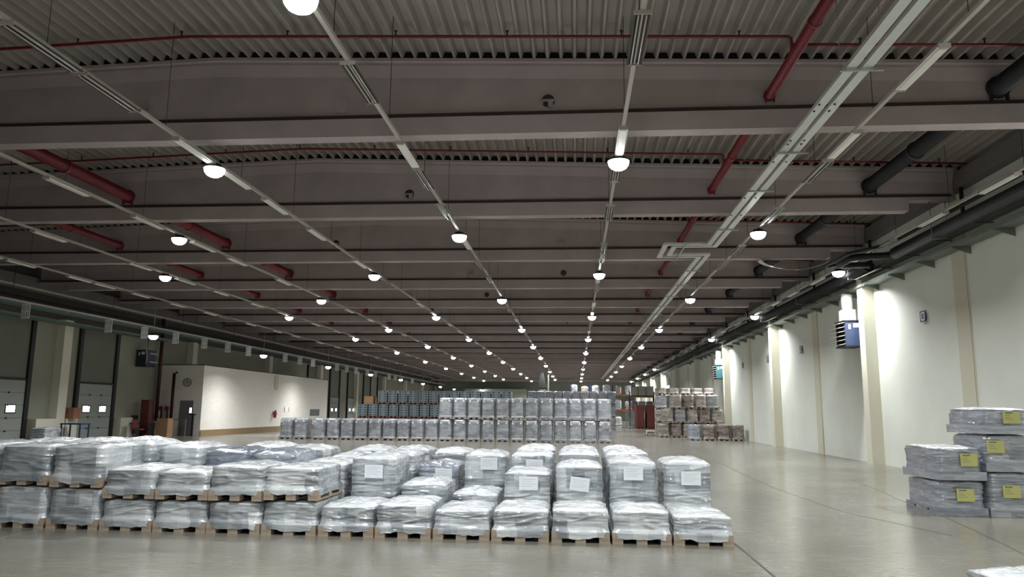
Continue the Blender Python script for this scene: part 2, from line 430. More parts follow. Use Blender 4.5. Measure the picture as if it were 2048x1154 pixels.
rr = random.Random(3)
for k in range(-4, NB):
    where = ['nearest', 'second nearest', 'third nearest', 'fourth nearest', 'fifth nearest', 'sixth nearest'][k] if 0 <= k < 6 else (ORD[k + 1] + ' from the viewpoint' if k >= 0 else 'behind the viewpoint')
    b = inst(bm_me, 'roof_beam', loc=(0, beam_y(k), 0))
    struct(b, 'deep grey concrete roof beam spanning the hall, ' + where + (', %s one back' % ORD[-k] if k < 0 else ''), 'beam')
    inst(strip_me, 'ledge_strip', b)
    inst(clo_me, 'rib_closure', b)
    if 0 <= k < 9:
        for i, hx in enumerate(HOLES[1:]):
            if hx in (-13.7, 3.9, 8.3): continue
            z = 8.14
            if hx == -18.1: continue
            a = inst(plug_me if (i + k) % 3 != 1 else hole_me, 'hole_cover', b, (hx, 0, z))
            if (i + k) % 2 == 0: inst(brk_me, 'hole_bracket', b, (hx, 0, z))

# columns along both walls (every second beam) and pilaster strips between
COLY = [28.6 + 13.3 * k - 0.15 for k in range(-3, 9)]
for k, y in enumerate(COLY):
    c = box(XR - 0.42, XR, y, y + 0.5, 0, 9.0).build('column', 'column')
    nm = ORD[k - 2] if k >= 3 else None
    struct(c, 'square cream column on the right wall, ' + (nm + ' one in view from the near end' if nm else ORD[k + 1] + ' one, beside the viewpoint'), 'column')
    y2 = y + 6.65
    p = MB().quadbox(XR - 0.03, XR, y2 - 0.05, y2 + 0.75, 0, 8.0).build('trim_5', 'wall_strip')
    struct(p, 'slightly raised panel strip on the right wall, midway after a column', 'wall strip')
    j = MB().quadbox(XR - 0.036, XR - 0.03, y2 - 0.012, y2, 0, 8.0).build('joint_line', 'joint', p)
for k, y in enumerate([36.9 + 13.3 * k for k in range(-3, 9)]):
    if 47 < y < 71: zz = 4.5
    else: zz = 0
    c = box(XL, XL + 0.45, y, y + 0.65, zz, 6.2).build('column', 'column')
    struct(c, 'pale concrete column on the left dock wall, ' + ORD[k + 1] + ' along', 'column')
# fascia band high on the long walls
struct(box(XR - 0.28, XR, Y0, Y1, 8.02, 8.5).build('trim_6', 'edgebeam'), 'shade-darkened concrete edge beam along the top of the right wall', 'fascia')
struct(box(XL, XL + 0.3, Y0, Y1, 7.3, 8.0).build('trim_7', 'edgebeam'), 'concrete edge beam along the top of the left wall', 'edge beam')
struct(box(XL, XL + 0.15, Y0, Y1, 6.2, 7.3).build('trim_22', 'uppershade'), 'band of painted-in shade high on the left wall above the docks', 'wall band')
struct(box(XL, XL + 0.15, Y0, Y1, 8.0, 8.6).build('trim_23', 'uppershade'), 'band of painted-in shade under the roof on the left wall', 'wall band')
# narrow downpipes where beams meet the right wall
dp = MB().tube([(0, 0, 6.9), (0, 0, 8.6)], 0.05, 10)
for k in range(0, 9):
    o = dp.build('downpipe', 'darkpipe', loc=(XR - 0.22, beam_y(k) - 0.15, 0)) if k == 0 else inst(dpm, 'downpipe', loc=(XR - 0.22, beam_y(k) - 0.15, 0))
    dpm = o.data
    tag(o, 'dark vertical pipe at the right end of the ' + ORD[k + 1] + ' roof beam', 'pipe', 'dark vertical pipes at the right beam ends')

# ================================================================== LAMPS
RX = {'A': 0.905, 'B': -3.46, 'C': -7.83, 'D': -12.2, 'E': -16.35, 'R': 5.285, 'W': 9.67, 'L': -20.6}
PH = {'A': 15.3, 'B': 8.65, 'C': 15.3, 'D': 21.95, 'E': 28.6, 'R': 21.95, 'W': 28.4, 'L': 35.4}
DESC = {'A': 'middle rail', 'B': 'first rail left of the middle one', 'C': 'rail under the ridge', 'D': 'rail left of the ridge', 'E': 'leftmost lamp rail', 'R': 'rail beside the twin busbars', 'W': 'rail nearest the right wall', 'L': 'low row by the left docks'}
lamp_parts = {}
def make_lamp():
    e = empty('highbay_lamp')
    MB().lathe([(0.05, 0.105), (0.14, 0.10), (0.16, 0.05), (0.235, 0.03), (0.24, 0.0), (0.225, 0.0)][::-1], 22).build('housing', 'lamp_body', e)
    MB().lathe([(0.03, -0.19), (0.10, -0.175), (0.16, -0.14), (0.205, -0.08), (0.222, -0.002)], 24).build('lens', 'lens', e)  # dome deepened to stand in for the bloom round the lamp
    MB().tube([(0, 0, 0.10), (0, 0, 0.119)], 0.03, 8).build('bracket', 'steel', e)
    return e
lamp0 = make_lamp()
ld = bpy.data.lights.new('lamp_light', 'AREA')
ld.shape = 'DISK'; ld.size = 0.42; ld.energy = LAMP_W; ld.color = (0.96, 0.985, 1.0)
ld.spread = math.radians(142)
rod_me = MB().tube([(0, 0, 0.11), (0, 0, 1.83)], 0.015, 8).mesh('drop_rod', 'steel')
ldl = ld.copy(); ldl.spread = math.radians(120); ldl.energy = LAMP_W * 0.75
ldw = ld.copy(); ldw.energy = LAMP_W * 1.25
first = True
for row in 'WRABCDEL':
    z = {'L': 5.22, 'E': 6.93}.get(row, 6.93)
    ks = range(-3, 10)
    n = 0
    for k in ks:
        y = PH[row] + 13.3 * k
        if y < -12 or y > 137.5 or (row == 'D' and y < 20) or (row == 'E' and y < 28) or (row == 'L' and y < 35) or (row == 'W' and 60 < y < 90): continue  # far limit stretched: the last lamps are added to light the end partition
        o = lamp0 if first else copy_tree(lamp0)
        first = False
        o.location = (RX[row], y, z)
        if row == 'L': inst(rod_me, 'drop_rod', o)
        lo = bpy.data.objects.new('lamp_light', ldl if row == 'L' else ldw if row == 'W' else ld); COL.objects.link(lo); lo.parent = o; lo.location = (0, 0, -0.205)
        seen = y > 8.6 if row in 'BC' else y > 12
        if seen: n += 1
        tag(o, 'round glowing lamp, ' + DESC[row] + (', %s from the viewpoint' % ORD[n] if seen else ', out of view, ' + ORD[k + 4]), 'lamp', 'round glowing lamps under the roof')

# light rails with fluorescent fixtures (unlit)
fx = empty('fluorescent_fixture')
MB().poly_extrude([(-0.05, 0.0), (-0.09, -0.05), (-0.07, -0.055), (0.07, -0.055), (0.09, -0.05), (0.05, 0.0)], 'y', -0.75, 0.75).build('housing', 'white', fx)
MB().quadbox(-0.06, 0.06, -0.7, 0.7, -0.075, -0.055).build('diffuser', 'white', fx)
MB().quadbox(-0.085, 0.085, -0.765, -0.75, -0.075, 0.0).quadbox(-0.085, 0.085, 0.75, 0.765, -0.075, 0.0).build('end_cap', 'rail', fx)
fd = empty('fluorescent_fixture')
MB().poly_extrude([(-0.05, 0.0), (-0.115, -0.05), (-0.105, -0.055), (-0.03, -0.012), (0.03, -0.012), (0.105, -0.055), (0.115, -0.05), (0.05, 0.0)], 'y', -0.75, 0.75).build('reflector', 'louver', fd)
for s in (-0.055, 0.055): MB().tube([(s, -0.72, -0.05), (s, 0.72, -0.05)], 0.013, 8).build('tube', 'tube', fd)
MB().quadbox(-0.012, 0.012, -0.75, 0.75, -0.035, -0.012).build('centre_spine', 'rail', fd)
MB().quadbox(-0.12, 0.12, -0.765, -0.75, -0.06, 0.0).quadbox(-0.12, 0.12, 0.75, 0.765, -0.06, 0.0).build('end_cap', 'rail', fd)
used = {'w': False, 'd': False}
def fixture(kind, x, y, z, label):
    src = fx if kind == 'w' else fd
    o = src if not used[kind] else copy_tree(src)
    used[kind] = True
    o.location = (x, y, z)
    tag(o, label, 'light fixture', 'unlit fluorescent fixtures on the light rails')
EXPL = {  # first stretch of each row as (kind, centre y)
    'B': [('d', 11.4), ('w', 14.9), ('d', 16.6), ('d', 19.5), ('w', 23.4), ('d', 27.0), ('d', 30.2)],
    'A': [('d', 10.2), ('w', 14.35), ('d', 16.2), ('d', 19.8), ('d', 24.3), ('d', 25.9), ('w', 30.2), ('d', 32.6)],
    'C': [('d', 9.9), ('d', 11.5), ('w', 14.4), ('w', 16.3), ('w', 18.7), ('w', 21.9), ('w', 26.6), ('d', 30.1)],
    'R': [('w', 11.4), ('w', 14.8), ('d', 16.5), ('d', 20.3), ('d', 24.8), ('d', 27.4), ('d', 31.0)],
    'D': [('w', 16.7), ('w', 20.2), ('w', 23.5), ('w', 26.0), ('w', 30.4)],
    'E': [('w', 21.8), ('w', 26.8), ('w', 30.2), ('w', 33.4)],
    'W': [('w', 17.6), ('w', 20.9), ('d', 24.2), ('w', 27.0), ('w', 30.9), ('w', 34.3)],
    'F': [('w', 22.0), ('w', 24.4), ('w', 26.1), ('w', 29.5), ('w', 31.2), ('w', 34.0)]}
RX['F'] = -20.6
DESC['F'] = 'far left rail without lamps'
for row in 'WRABCDEF':
    z = 7.05; x = RX[row]
    r = empty('light_rail', (x, 0, z), label='long thin pale light rail: ' + DESC[row], cat='light rail', group='light rails hung below the roof beams')
    MB().quadbox(-0.035, 0.035, Y0 + 2, 138, 0.0, 0.06).build('rail', 'rail', r)
    y = -10.0
    wm = MB().tube([(0, 0, 0.05), (0, 0, roof_z(x) - z + 0.1)], 0.006, 4, cap=False).mesh('suspension_wire', 'black')
    while y < 60:
        inst(wm, 'suspension_wire', r, (0, y, 0)); y += 3.325
    lst = list(EXPL[row]); yl = PH.get(row, 28.6); base = 35.5
    k = 0
    while True:
        b0 = (yl % 13.3) + 13.3 * k; k += 1
        if b0 > 86: break
        for kind, off in (('w', -0.95), ('d', 1.0), ('d', 4.5), ('w', 8.8)):
            if b0 + off > base: lst.append(('w' if row in 'EFDC' and off > 3 else kind, b0 + off))
    lst.sort(key=lambda t: t[1])
    for i, (kd, y) in enumerate(lst):
        fixture(kd, x, y, z, ('white closed' if kd == 'w' else 'dark open') + ' unlit fixture, ' + DESC[row] + ', ' + ORD[min(i + 1, 26)] + ' from the viewpoint')
# ================================================================== PIPES AND DUCTS
def pipe_thing(name, x, z, y0, y1, r, m, label, coll=None, collm=None):
    e = empty(name, (x, 0, z), label=label, cat='pipe')
    MB().tube([(0, y0, 0), (0, y1, 0)], r, 20).build('pipe_run', m, e)
    cm = MB().tube([(0, -0.09, 0), (0, -0.02, 0)], r * 1.18, 20).quadbox(-r * 0.9, -r * 0.7, -0.1, -0.03, -r * 1.5, 0).quadbox(r * 0.7, r * 0.9, -0.1, -0.03, -r * 1.5, 0).mesh('end_coupling', collm or m)
    cj = MB().tube([(0, -0.05, 0), (0, 0.05, 0)], r * 1.15, 20).mesh('coupling', collm or m)
    for k in range(-2, 14):
        yb = beam_y(k) + 0.115
        if yb - 0.1 < y0 or yb > y1: continue
        inst(cm, 'end_coupling', e, (0, yb, 0)); inst(cj, 'coupling', e, (0, yb - 3.0, 0))
    return e
pipe_thing('sprinkler_main_pipe', 3.92, 8.12, -10, 141.5, 0.10, 'red', 'thick red sprinkler main running through the roof beams right of the middle')
pipe_thing('sprinkler_main_pipe', -13.7, 8.18, -10, 141.5, 0.17, 'red', 'thicker red sprinkler main through the roof beams on the left')
pipe_thing('sprinkler_main_pipe', -18.1, 8.14, -10, 141.5, 0.13, 'red', 'red sprinkler main through the beams near the left docks')
pipe_thing('insulated_pipe', 8.32, 8.17, -10, 141.5, 0.19, 'darkpipe', 'thick dark insulated pipe running through the roof beams near the right wall', collm='black')
hd_me = MB().tube([(0, 0, 0), (0, 0, 0.10)], 0.014, 6).lathe([(0.012, 0.10), (0.035, 0.115), (0.035, 0.122)], 8).mesh('sprinkler_head', 'darkpipe')
# sprinkler branch lines following the roof slope in front of every beam
for k in range(-3, NB):
    y = beam_y(k) - 1.12
    def zz(x): return roof_z(x) - 0.10
    e = empty('sprinkler_branch_pipe', (0, y, 0), label='thin red sprinkler pipe in front of the ' + (ORD[k + 1] + ' roof beam' if k >= 0 else ORD[-k] + ' beam behind the viewpoint'), cat='pipe', group='thin red sprinkler branch pipes')
    g = MB().tube([(XL + 0.5, 0, zz(XL + 0.5)), (RIDGE, 0, zz(RIDGE)), (4.0, 0, zz(4.0)), (4.05, 0, zz(4.0) - 0.04), (4.06, 0, zz(4.0) - 0.45)], 0.032, 8)
    g.tube([(4.06, 0, zz(4.0) - 0.44), (3.98, 0, 8.26), (3.96, 0, 8.2)], 0.032, 8)
    g.tube([(4.06, 0, zz(4.06) - 0.16), (XR - 0.5, 0, zz(XR - 0.5) - 0.16)], 0.03, 8)
    g.build('pipe_run', 'red', e)
    if k <= 8:
        x = XL + 1.2
        while x < XR - 0.6:
            inst(hd_me, 'sprinkler_head', e, (x, 0, zz(x) - (0.16 if x > 4.06 else 0))); x += 2.2


# twin busbar trunking with sideways expansion loop
def chan(g, pts, w=0.09, h=0.07):
    pts = [Vector(p) for p in pts]
    offs = []
    for i, p in enumerate(pts):
        ns = []
        if i > 0: d = (p - pts[i - 1]).normalized(); ns.append(Vector((d.y, -d.x, 0)))
        if i < len(pts) - 1: d = (pts[i + 1] - p).normalized(); ns.append(Vector((d.y, -d.x, 0)))
        m = sum(ns, Vector((0, 0, 0))) / len(ns)
        m = m / max(m.length_squared, 0.25)
        offs.append(m)
    b = len(g.v)
    for p, o in zip(pts, offs):
        for s, zz_ in ((-1, 0), (1, 0), (1, h), (-1, h)):
            q = p + o * (s * w); g.v.append((q.x, q.y, q.z + zz_))
    for i in range(len(pts) - 1):
        for k in range(4):
            a = b + i * 4 + k; c = b + i * 4 + (k + 1) % 4
            g.f.append((a, a + 4, c + 4, c)); g.smooth.append(False)
    g.f.append((b, b + 1, b + 2, b + 3)); g.f.append(tuple(len(g.v) - 4 + i for i in range(4))[::-1]); g.smooth += [False, False]
    return g
bus = empty('busbar_trunking', (0, 0, 7.1), label='twin pale silver busbar channels hung below the beams with a sideways loop', cat='busbar')
ZB = 0.0
chan(MB(), [(4.29, -12, ZB), (4.29, 24.28, ZB), (2.92, 24.28, ZB), (2.92, 26.28, ZB), (4.29, 26.28, ZB), (4.29, 130, ZB)], 0.08).build('channel', 'alu', bus)
chan(MB(), [(4.53, -12, ZB), (4.53, 24.62, ZB), (3.22, 24.62, ZB), (3.22, 25.95, ZB), (4.53, 25.95, ZB), (4.53, 130, ZB)], 0.08).build('channel', 'alu', bus)
bm2 = MB().tube([(0, 0, -0.02), (0, 0, 0.0)], 0.02, 6).mesh('bolt', 'darkstrip')
for y in [12.9, 13.2, 14.7, 14.9, 16.0, 18.8, 20.5]:
    for x in (4.24, 4.50): inst(bm2, 'bolt', bus, (x, y, 0))
for y in [8.2, 11.5, 15.37, 18.12, 22.1, 28.75, 32.1, 35.4, 38.7, 42, 45.4, 48.7, 52, 58.7, 65.3, 72]:
    tz = MB().quadbox(4.12, 4.78, y - 0.02, y + 0.02, -0.05, -0.01)
    for x in (4.13, 4.77): tz.tube([(x, y, -0.05), (x, y, roof_z(x) - 7.1)], 0.007, 4, cap=False)
    tz.build('trapeze_hanger', 'steel', bus)
MB().quadbox(3.5, 3.54, 24.0, 26.6, -0.05, -0.01).build('trapeze_hanger', 'steel', bus)

# big dark pipe along the right wall with expansion loop
wp = empty('insulated_pipe', (0, 0, 6.85), label='long thick dark insulated pipe below the beam ends along the right wall', cat='pipe')
MB().tube([(10.17, Y0 + 1, 0), (10.17, 24.6, 0)], 0.19, 16).build('pipe_run', 'darkpipe', wp)
MB().tube([(10.17, 24.55, 0), (10.17, 24.75, 0), (10.0, 24.9, -0.02), (9.12, 24.95, -0.05), (9.0, 25.1, -0.05), (9.0, 26.3, -0.05), (9.12, 26.45, -0.05), (10.0, 26.5, -0.02), (10.17, 26.65, 0), (10.17, 26.9, 0)], 0.11, 14).build('expansion_loop', 'darkpipe', wp)
MB().tube([(10.17, 26.85, 0), (10.17, 138, 0)], 0.19, 16).build('pipe_run', 'darkpipe', wp)
MB().tube([(9.99, Y0 + 1, 0.29), (9.99, 24.3, 0.29), (9.9, 24.45, 0.25), (8.8, 24.5, 0.0), (8.7, 24.65, 0.0), (8.7, 26.8, 0.0), (8.8, 26.95, 0.0), (9.9, 27.0, 0.25), (9.99, 27.2, 0.29), (9.99, 138, 0.29)], 0.05, 10).build('return_pipe', 'darkpipe', wp)
for k in range(-2, 18):
    y = beam_y(k) + 0.18
    hg = MB().quadbox(9.95, 10.4, y - 0.03, y + 0.03, -0.22, -0.17).tube([(9.96, y, -0.2), (9.96, y, 0.9)], 0.01, 5).tube([(10.38, y, -0.2), (10.38, y, 0.9)], 0.01, 5)
    hg.build('hanger', 'tray', wp)

# cable tray on triangular wall brackets
def tray_run(name, x0, x1, z, y0, y1, label, m='tray', rung=1.0, ymax_r=60):
    e = empty(name, (0, 0, z), label=label, cat='cable tray')
    MB().quadbox(x0, x0 + 0.015, y0, y1, 0, 0.09).quadbox(x1 - 0.015, x1, y0, y1, 0, 0.09).quadbox(x0 + 0.015, x1 - 0.015, y0, y1, 0.0, 0.006).build('tray_profile', m, e)
    rg = random.Random(5)
    for i in range(4):
        xx = x0 + 0.06 + i * (x1 - x0 - 0.12) / 3
        pts = [(xx + rg.uniform(-0.02, 0.02), y0 + (y1 - y0) * j / 60, 0.04 + rg.uniform(0, 0.015)) for j in range(61)]
        MB().tube(pts, 0.018, 5).build('cable', 'black', e)
    return e
tray_run('cable_tray', 10.40, 10.86, 6.382, Y0 + 1, 130, 'wide grey cable tray carried on brackets along the right wall')
tray_run('cable_tray', 10.46, 10.80, 6.777, Y0 + 1, 130, 'narrow grey cable tray above the wide one close to the right wall')
bk = MB()
bk.poly_extrude([(0.0, 0.0), (0.0, -0.2), (-0.46, -0.05), (-0.52, -0.05), (-0.52, 0.0)], 'y', -0.02, 0.02)
bkm = bk.mesh('wall_bracket', 'tray')
arm = MB().quadbox(-0.62, 0.0, -0.02, 0.02, 0.0, 0.035).mesh('upper_arm', 'tray')
k = 0; y = 6.45
while y < 75:
    b = inst(bkm, 'wall_bracket', loc=(XR, y, 6.38))
    inst(arm, 'upper_arm', b, (0, 0.9, 0.36))
    tag(b, 'grey triangular tray bracket on the right wall, ' + (ORD[k + 1] + ' from the near end' if k < 26 else ORD[max(1, 33 - k)] + ' from the far end'), 'bracket', 'triangular brackets on the right wall')
    y += 2.15; k += 1
# hanging crumpled film caught under the third beam
g = MB(); nx, ny = 26, 6
for j in range(ny):
    for i in range(nx):
        u = i / (nx - 1); v = j / (ny - 1)
        x = 6.75 + 2.5 * u; sag = 0.42 * math.sin(math.pi * u) ** 0.6 * (1 - 0.3 * v)
        g.v.append((x, 27.9 + 0.5 * v + 0.05 * noise.noise((u * 9, v * 4, 0)), 7.36 - sag + 0.04 * noise.noise((u * 12, v * 5, 3))))
for j in range(ny - 1):
    for i in range(nx - 1):
        a = j * nx + i; g.f.append((a, a + 1, a + nx + 1, a + nx)); g.smooth.append(True)
o = g.build('plastic_sheet', 'plastic'); o.modifiers.new('Solidify', 'SOLIDIFY').thickness = 0.01
tag(o, 'crumpled pale plastic sheet sagging below the third roof beam near the right wall', 'plastic sheet')
# white strips standing in for lamplight on the tray side
for i, y in enumerate([27.6, 40.9, 54.2]):
    o = MB().poly_extrude([(-0.10, 0.0), (0.10, 0.06), (0.10, 0.075), (-0.10, 0.015)], 'y', -1.0, 1.0).build('lit_tray_side', 'white', loc=(10.25, y - 0.4, 6.60))
    tag(o, 'white sloping strip standing in for lamplight on the tray beside the %s lamp at the right wall' % ORD[i + 1], 'painted light')

# ================================================================== WALL HEATERS AND SIGNS (right)
def heater(x, y, z, m, label):
    e = empty('wall_heater', (x, y, z), label=label, cat='heater')
    MB().quadbox(-0.62, 0.0, 0, 1.0, 0, 0.92).build('casing', m, e)
    MB().quadbox(-0.66, 0.02, -0.03, 1.03, 0.92, 0.96).build('top_rim', 'black', e)
    MB().quadbox(-0.66, 0.02, -0.03, 1.03, -0.04, 0.0).build('bottom_rim', 'black', e)
    fr = MB().quadbox(-0.64, -0.62, 0.04, 0.96, 0.04, 0.88).build('outlet_grille', 'darkvoid', e)
    for i in range(6):
        zz_ = 0.06 + i * 0.16
        MB().poly_extrude([(-0.63, zz_), (-0.86, zz_ - 0.05), (-0.86, zz_ - 0.03), (-0.63, zz_ + 0.02)], 'y', 0.02, 0.98).build('louvre_blade', 'blade', e)
    MB().quadbox(-0.5, -0.42, -0.012, 0, 0.62, 0.8).build('rating_plate', 'sign_white', e)
    MB().quadbox(-0.32, -0.12, -0.012, 0, 0.68, 0.84).build('rating_plate', 'sign_white', e)
    for zm in (0.2, 0.7): MB().quadbox(0.0, 0.2, 0.1, 0.9, zm, zm + 0.06).build('mounting_arm', 'steel', e)
    p = MB().tube([(-0.05, -0.05, 0.15), (0.06, -0.05, 0.15), (0.1, -0.05, 1.7)], 0.025, 8)
    p.build('heating_pipe', 'steel', e); p = MB().tube([(-0.05, -0.09, 0.72), (0.02, -0.09, 0.72), (0.05, -0.09, 1.7)], 0.025, 8)
    p.build('heating_pipe', 'steel', e)
    return e
heater(10.72, 29.3, 4.3, 'heater_blue', 'dark blue unit heater with pale louvres fixed behind the nearest visible right column')
heater(10.72, 55.95, 4.2, 'heater_teal', 'teal unit heater with pale louvres on the right wall further down the hall')
for yy, z0 in ((29.45, 5.27), (56.1, 5.17)):
    e = empty('air_duct', (10.6, yy, z0), label='pale square fresh-air duct dropping to the %s unit heater' % ('dark blue' if yy < 40 else 'teal'), cat='duct')
    MB().quadbox(-0.45, 0.0, 0.1, 0.6, 0, 0.42).build('lower_box', 'wall', e)
    MB().tube([(-0.22, 0.35, 0.42), (-0.22, 0.35, 0.85), (-0.2, 0.35, 1.02)], 0.2, 16).build('round_section', 'wall', e)
def wall_sign(y, label):
    e = empty('bay_sign', (XR - 0.036, y, 4.82), label=label, cat='sign', group='small blue bay signs on the right wall')
    MB().quadbox(-0.012, 0, -0.19, 0.19, -0.17, 0.17).build('plate', 'sign_blue', e)
    # white rounded zero shape
    g = MB(); N = 28
    def ov(t, a, b):
        c, s = math.cos(t), math.sin(t); p = 0.5
        return (a * math.copysign(abs(c) ** p, c), b * math.copysign(abs(s) ** p, s))
    for t in range(N):
        a = 2 * math.pi * t / N
        for (A, B) in ((0.13, 0.135), (0.085, 0.095)):
            yy, z = ov(a, A, B); g.v.append((-0.014, yy, z))
    for t in range(N):
        a, b = 2 * t, 2 * ((t + 1) % N)
        g.f.append((a, a + 1, b + 1, b)); g.smooth.append(False)
    g.build('white_ring', 'sign_white', e)
    MB().quadbox(-0.014, -0.012, -0.045, 0.045, -0.06, 0.06).build('grey_mark', 'tray', e)
for y, t in ((24.6, 'nearest one, before the big column'), (37.7, 'second visible, beyond the dark blue heater'), (44.2, 'third visible, just past the second column'), (50.85, 'farthest visible, by the third column')):
    wall_sign(y, 'small dark blue bay sign on the right wall, ' + t)

# ================================================================== LEFT SIDE: DOCKS
def dock(n, ya, yb, where):
    x = XL
    e = empty('door_%d' % n, (x, (ya + yb) / 2, 0)); struct(e, 'dock door with two bright windows, ' + where, 'door')
    w = (yb - ya) / 2
    p = MB()
    for i in range(5): p.quadbox(0.02, 0.08, -w + 0.14, w - 0.14, i * 0.6 + 0.01, i * 0.6 + 0.595)
    p.build('door_panel', 'doorpanel', e)
    for s in (-0.72, 0.72):
        f = MB().quadbox(0.08, 0.10, s - 0.34, s + 0.34, 1.43, 1.85).build('window_frame', 'black', e)
        MB().quadbox(0.10, 0.105, s - 0.29, s + 0.29, 1.48, 1.80).build('pane', 'doorglass', f)
    for i in range(1, 5):
        for s in (-0.5, 0.5): MB().quadbox(0.08, 0.11, s - 0.04, s + 0.04, i * 0.6 - 0.04, i * 0.6 + 0.04).build('hinge', 'black', e)
    for s in (-1, 1): MB().quadbox(0.0, 0.16, s * w - 0.13, s * w + 0.13, 0, 6.1).build('guide_track', 'black', e)
    MB().quadbox(0.0, 0.05, -w + 0.14, w - 0.14, 3.08, 6.1).build('upper_panel', 'dockupper', e)
    MB().quadbox(0.0, 0.12, -w + 0.13, w - 0.13, 3.0, 3.1).build('header_bar', 'black', e)
dock(1, 24.9, 28.1, 'outside the left edge of view')
dock(2, 31.7, 35.1, 'nearest in view at the left edge')
dock(3, 38.8, 42.1, 'second from the left edge, left of the office block')
dock(4, 81.0, 84.4, 'first one past the office block')
dock(5, 87.5, 91.2, 'second one past the office block')
dock(6, 94.2, 97.5, 'third one past the office block')
dock(7, 101, 104.3, 'fourth one past the office block')
dock(8, 74.0, 77.0, 'right against the far end of the office block')
for i, (ya, yb, t) in enumerate([(35.4, 36.85, 'left of the dock column'), (37.6, 38.5, 'right of the dock column'), (42.4, 43.6, 'beside the dark desk')]):
    struct(box(XL, XL + 0.5, ya, yb, 0, 1.15).build('trim_%d' % (8 + i), 'column'), 'low white dwarf wall at the docks, ' + t, 'dwarf wall')
# long rails, trays and the row of hanging signs
ln = empty('sign_rail', (-22.5, 0, 5.95), label='long thin pale rail carrying the hanging dock signs on the left', cat='rail')
MB().quadbox(-0.04, 0.04, 4, 130, 0, 0.07).build('rail', 'rail', ln)
wm = MB().tube([(0, 0, 0.05), (0, 0, 1.48)], 0.012, 5).mesh('suspension_wire', 'black')
for k in range(-1, 18): inst(wm, 'suspension_wire', ln, (0, beam_y(k) + 0.18, 0))
M['traygreen'] = mat('green_grey_tray', srgb(92, 112, 106), 0.5, metal=0.3, var=0.1, scale=3)
tray_run('cable_tray', -25.4, -24.6, 5.75, 4, 44.5, 'wide green-grey cable tray hanging in front of the left dock doors', 'traygreen')
tray_run('cable_tray', -23.9, -23.3, 6.0, 4, 130, 'green-grey cable tray beside the sign rail on the left', 'traygreen')
e = tag(MB().tube([(-24.3, 4, 7.0), (-24.3, 130, 7.0)], 0.06, 8).build('conduit_pipe', 'rail'), 'long pale pipe high on the left above the dock signs', 'pipe')
e = tag(MB().tube([(-25.6, 4, 6.75), (-25.6, 130, 6.75)], 0.05, 10).build('conduit_pipe', 'darkpipe'), 'long dark pipe high along the left dock wall', 'pipe')
SGN = [22.6, 25.9, 29.1, 34.7, 37.8, 40.95, 44.3, 47.45, 50.6, 57.3, 60.5, 63.65, 70.3, 73.4, 76.6, 80.9, 84.2, 90.6, 93.8, 97.2, 103.8]
sg = empty('hanging_sign')
MB().quadbox(-0.185, 0.185, -0.008, 0.008, -0.62, 0.0).build('plate', 'sign_white', sg)
g = MB()
for gx in (-0.09, 0.09):   # upper pair of digits, open block zeros
    for (a, b, c, d) in ((-0.05, -0.036, -0.27, -0.06), (0.036, 0.05, -0.27, -0.06), (-0.05, 0.05, -0.074, -0.06), (-0.05, 0.05, -0.172, -0.158), (-0.05, 0.05, -0.27, -0.256)):
        g.quadbox(gx + a, gx + b, -0.012, -0.008, c, d)
for gx in (-0.09, 0.09):
    for (a, b, c, d) in ((-0.05, -0.036, -0.56, -0.35), (0.036, 0.05, -0.56, -0.42 if gx < 0 else -0.35), (-0.05, 0.05, -0.364, -0.35), (-0.05, 0.05, -0.458, -0.444)):
        g.quadbox(gx + a, gx + b, -0.012, -0.008, c, d)
g.build('printed_marks', 'ink', sg)
MB().tube([(0, 0, -0.01), (0, 0, 0.03)], 0.01, 4).build('hanger', 'black', sg)
for i, y in enumerate(SGN):
    o = sg if i == 0 else copy_tree(sg)
    o.location = (-22.5, y, 5.93)
    if i < 2: t = 'just outside the left edge of view, %s' % ORD[i + 1]
    else: t = ORD[i - 1] + ' from the left edge of the picture'
    tag(o, 'white hanging dock number sign, ' + t, 'sign', 'white dock signs hanging in a row on the left')

# office block in front of the docks
ob = empty('office_block', (0, 0, 0)); struct(ob, 'white flat-roofed office block built against the left wall', 'office block')
struct(ob)
MB().quadbox(XL, -23.6, 46.7, 71.2, 0, 4.43).build('block_walls', 'block', ob)
MB().quadbox(XL, -23.55, 46.65, 71.25, 4.43, 4.48).build('roof_edge', 'darkstrip', ob)
MB().quadbox(-23.6, -23.55, 46.7, 71.2, 0, 0.32).build('base_band', 'kerb', ob)
MB().quadbox(-23.6, -23.585, 46.7, 71.2, 0.32, 0.36).build('base_line', 'kerb', ob)
dd = empty('office_door', (-24.57, 46.7, 0)); dd.parent = ob; dd.name = 'office_door'
MB().quadbox(-0.43, 0.43, -0.04, 0, 0, 2.2).build('door_leaf', 'greydoor', dd)
MB().quadbox(0.22, 0.36, -0.05, -0.04, 1.42, 1.75).build('door_window', 'doorglass', dd)
# things on or at the office block
def disc(c, r, d, axis='y'):
    g = MB(); a = (c[0], c[1] - d, c[2]) if axis == 'y' else (c[0] + d, c[1], c[2])
    return g.tube([a, c], r, 24)
cl = empty('wall_clock', (-24.64, 46.7, 3.33), label='round grey wall clock above the office door', cat='clock')
disc((0, 0, 0), 0.27, 0.06).build('rim', 'tray', cl)
disc((0, -0.06, 0), 0.235, 0.005).build('dial', 'rail', cl)
MB().quadbox(-0.012, 0.012, -0.075, -0.066, 0, 0.16).quadbox(0, 0.12, -0.075, -0.066, -0.012, 0.012).build('hands', 'black', cl)
o = empty('wall_vent', (-23.6, 67.8, 1.42), label='dark grey rectangular vent in the long side of the office block', cat='vent')
MB().quadbox(0, 0.05, -1.2, 1.2, -0.28, 0.28).build('frame', 'tray', o)
MB().quadbox(0.05, 0.06, -1.1, 1.1, -0.22, 0.22).build('grille', 'greydoor', o)
o = empty('notice_board', (-23.6, 61.0, 1.65), label='small white notice with red edges on the office block wall', cat='notice')
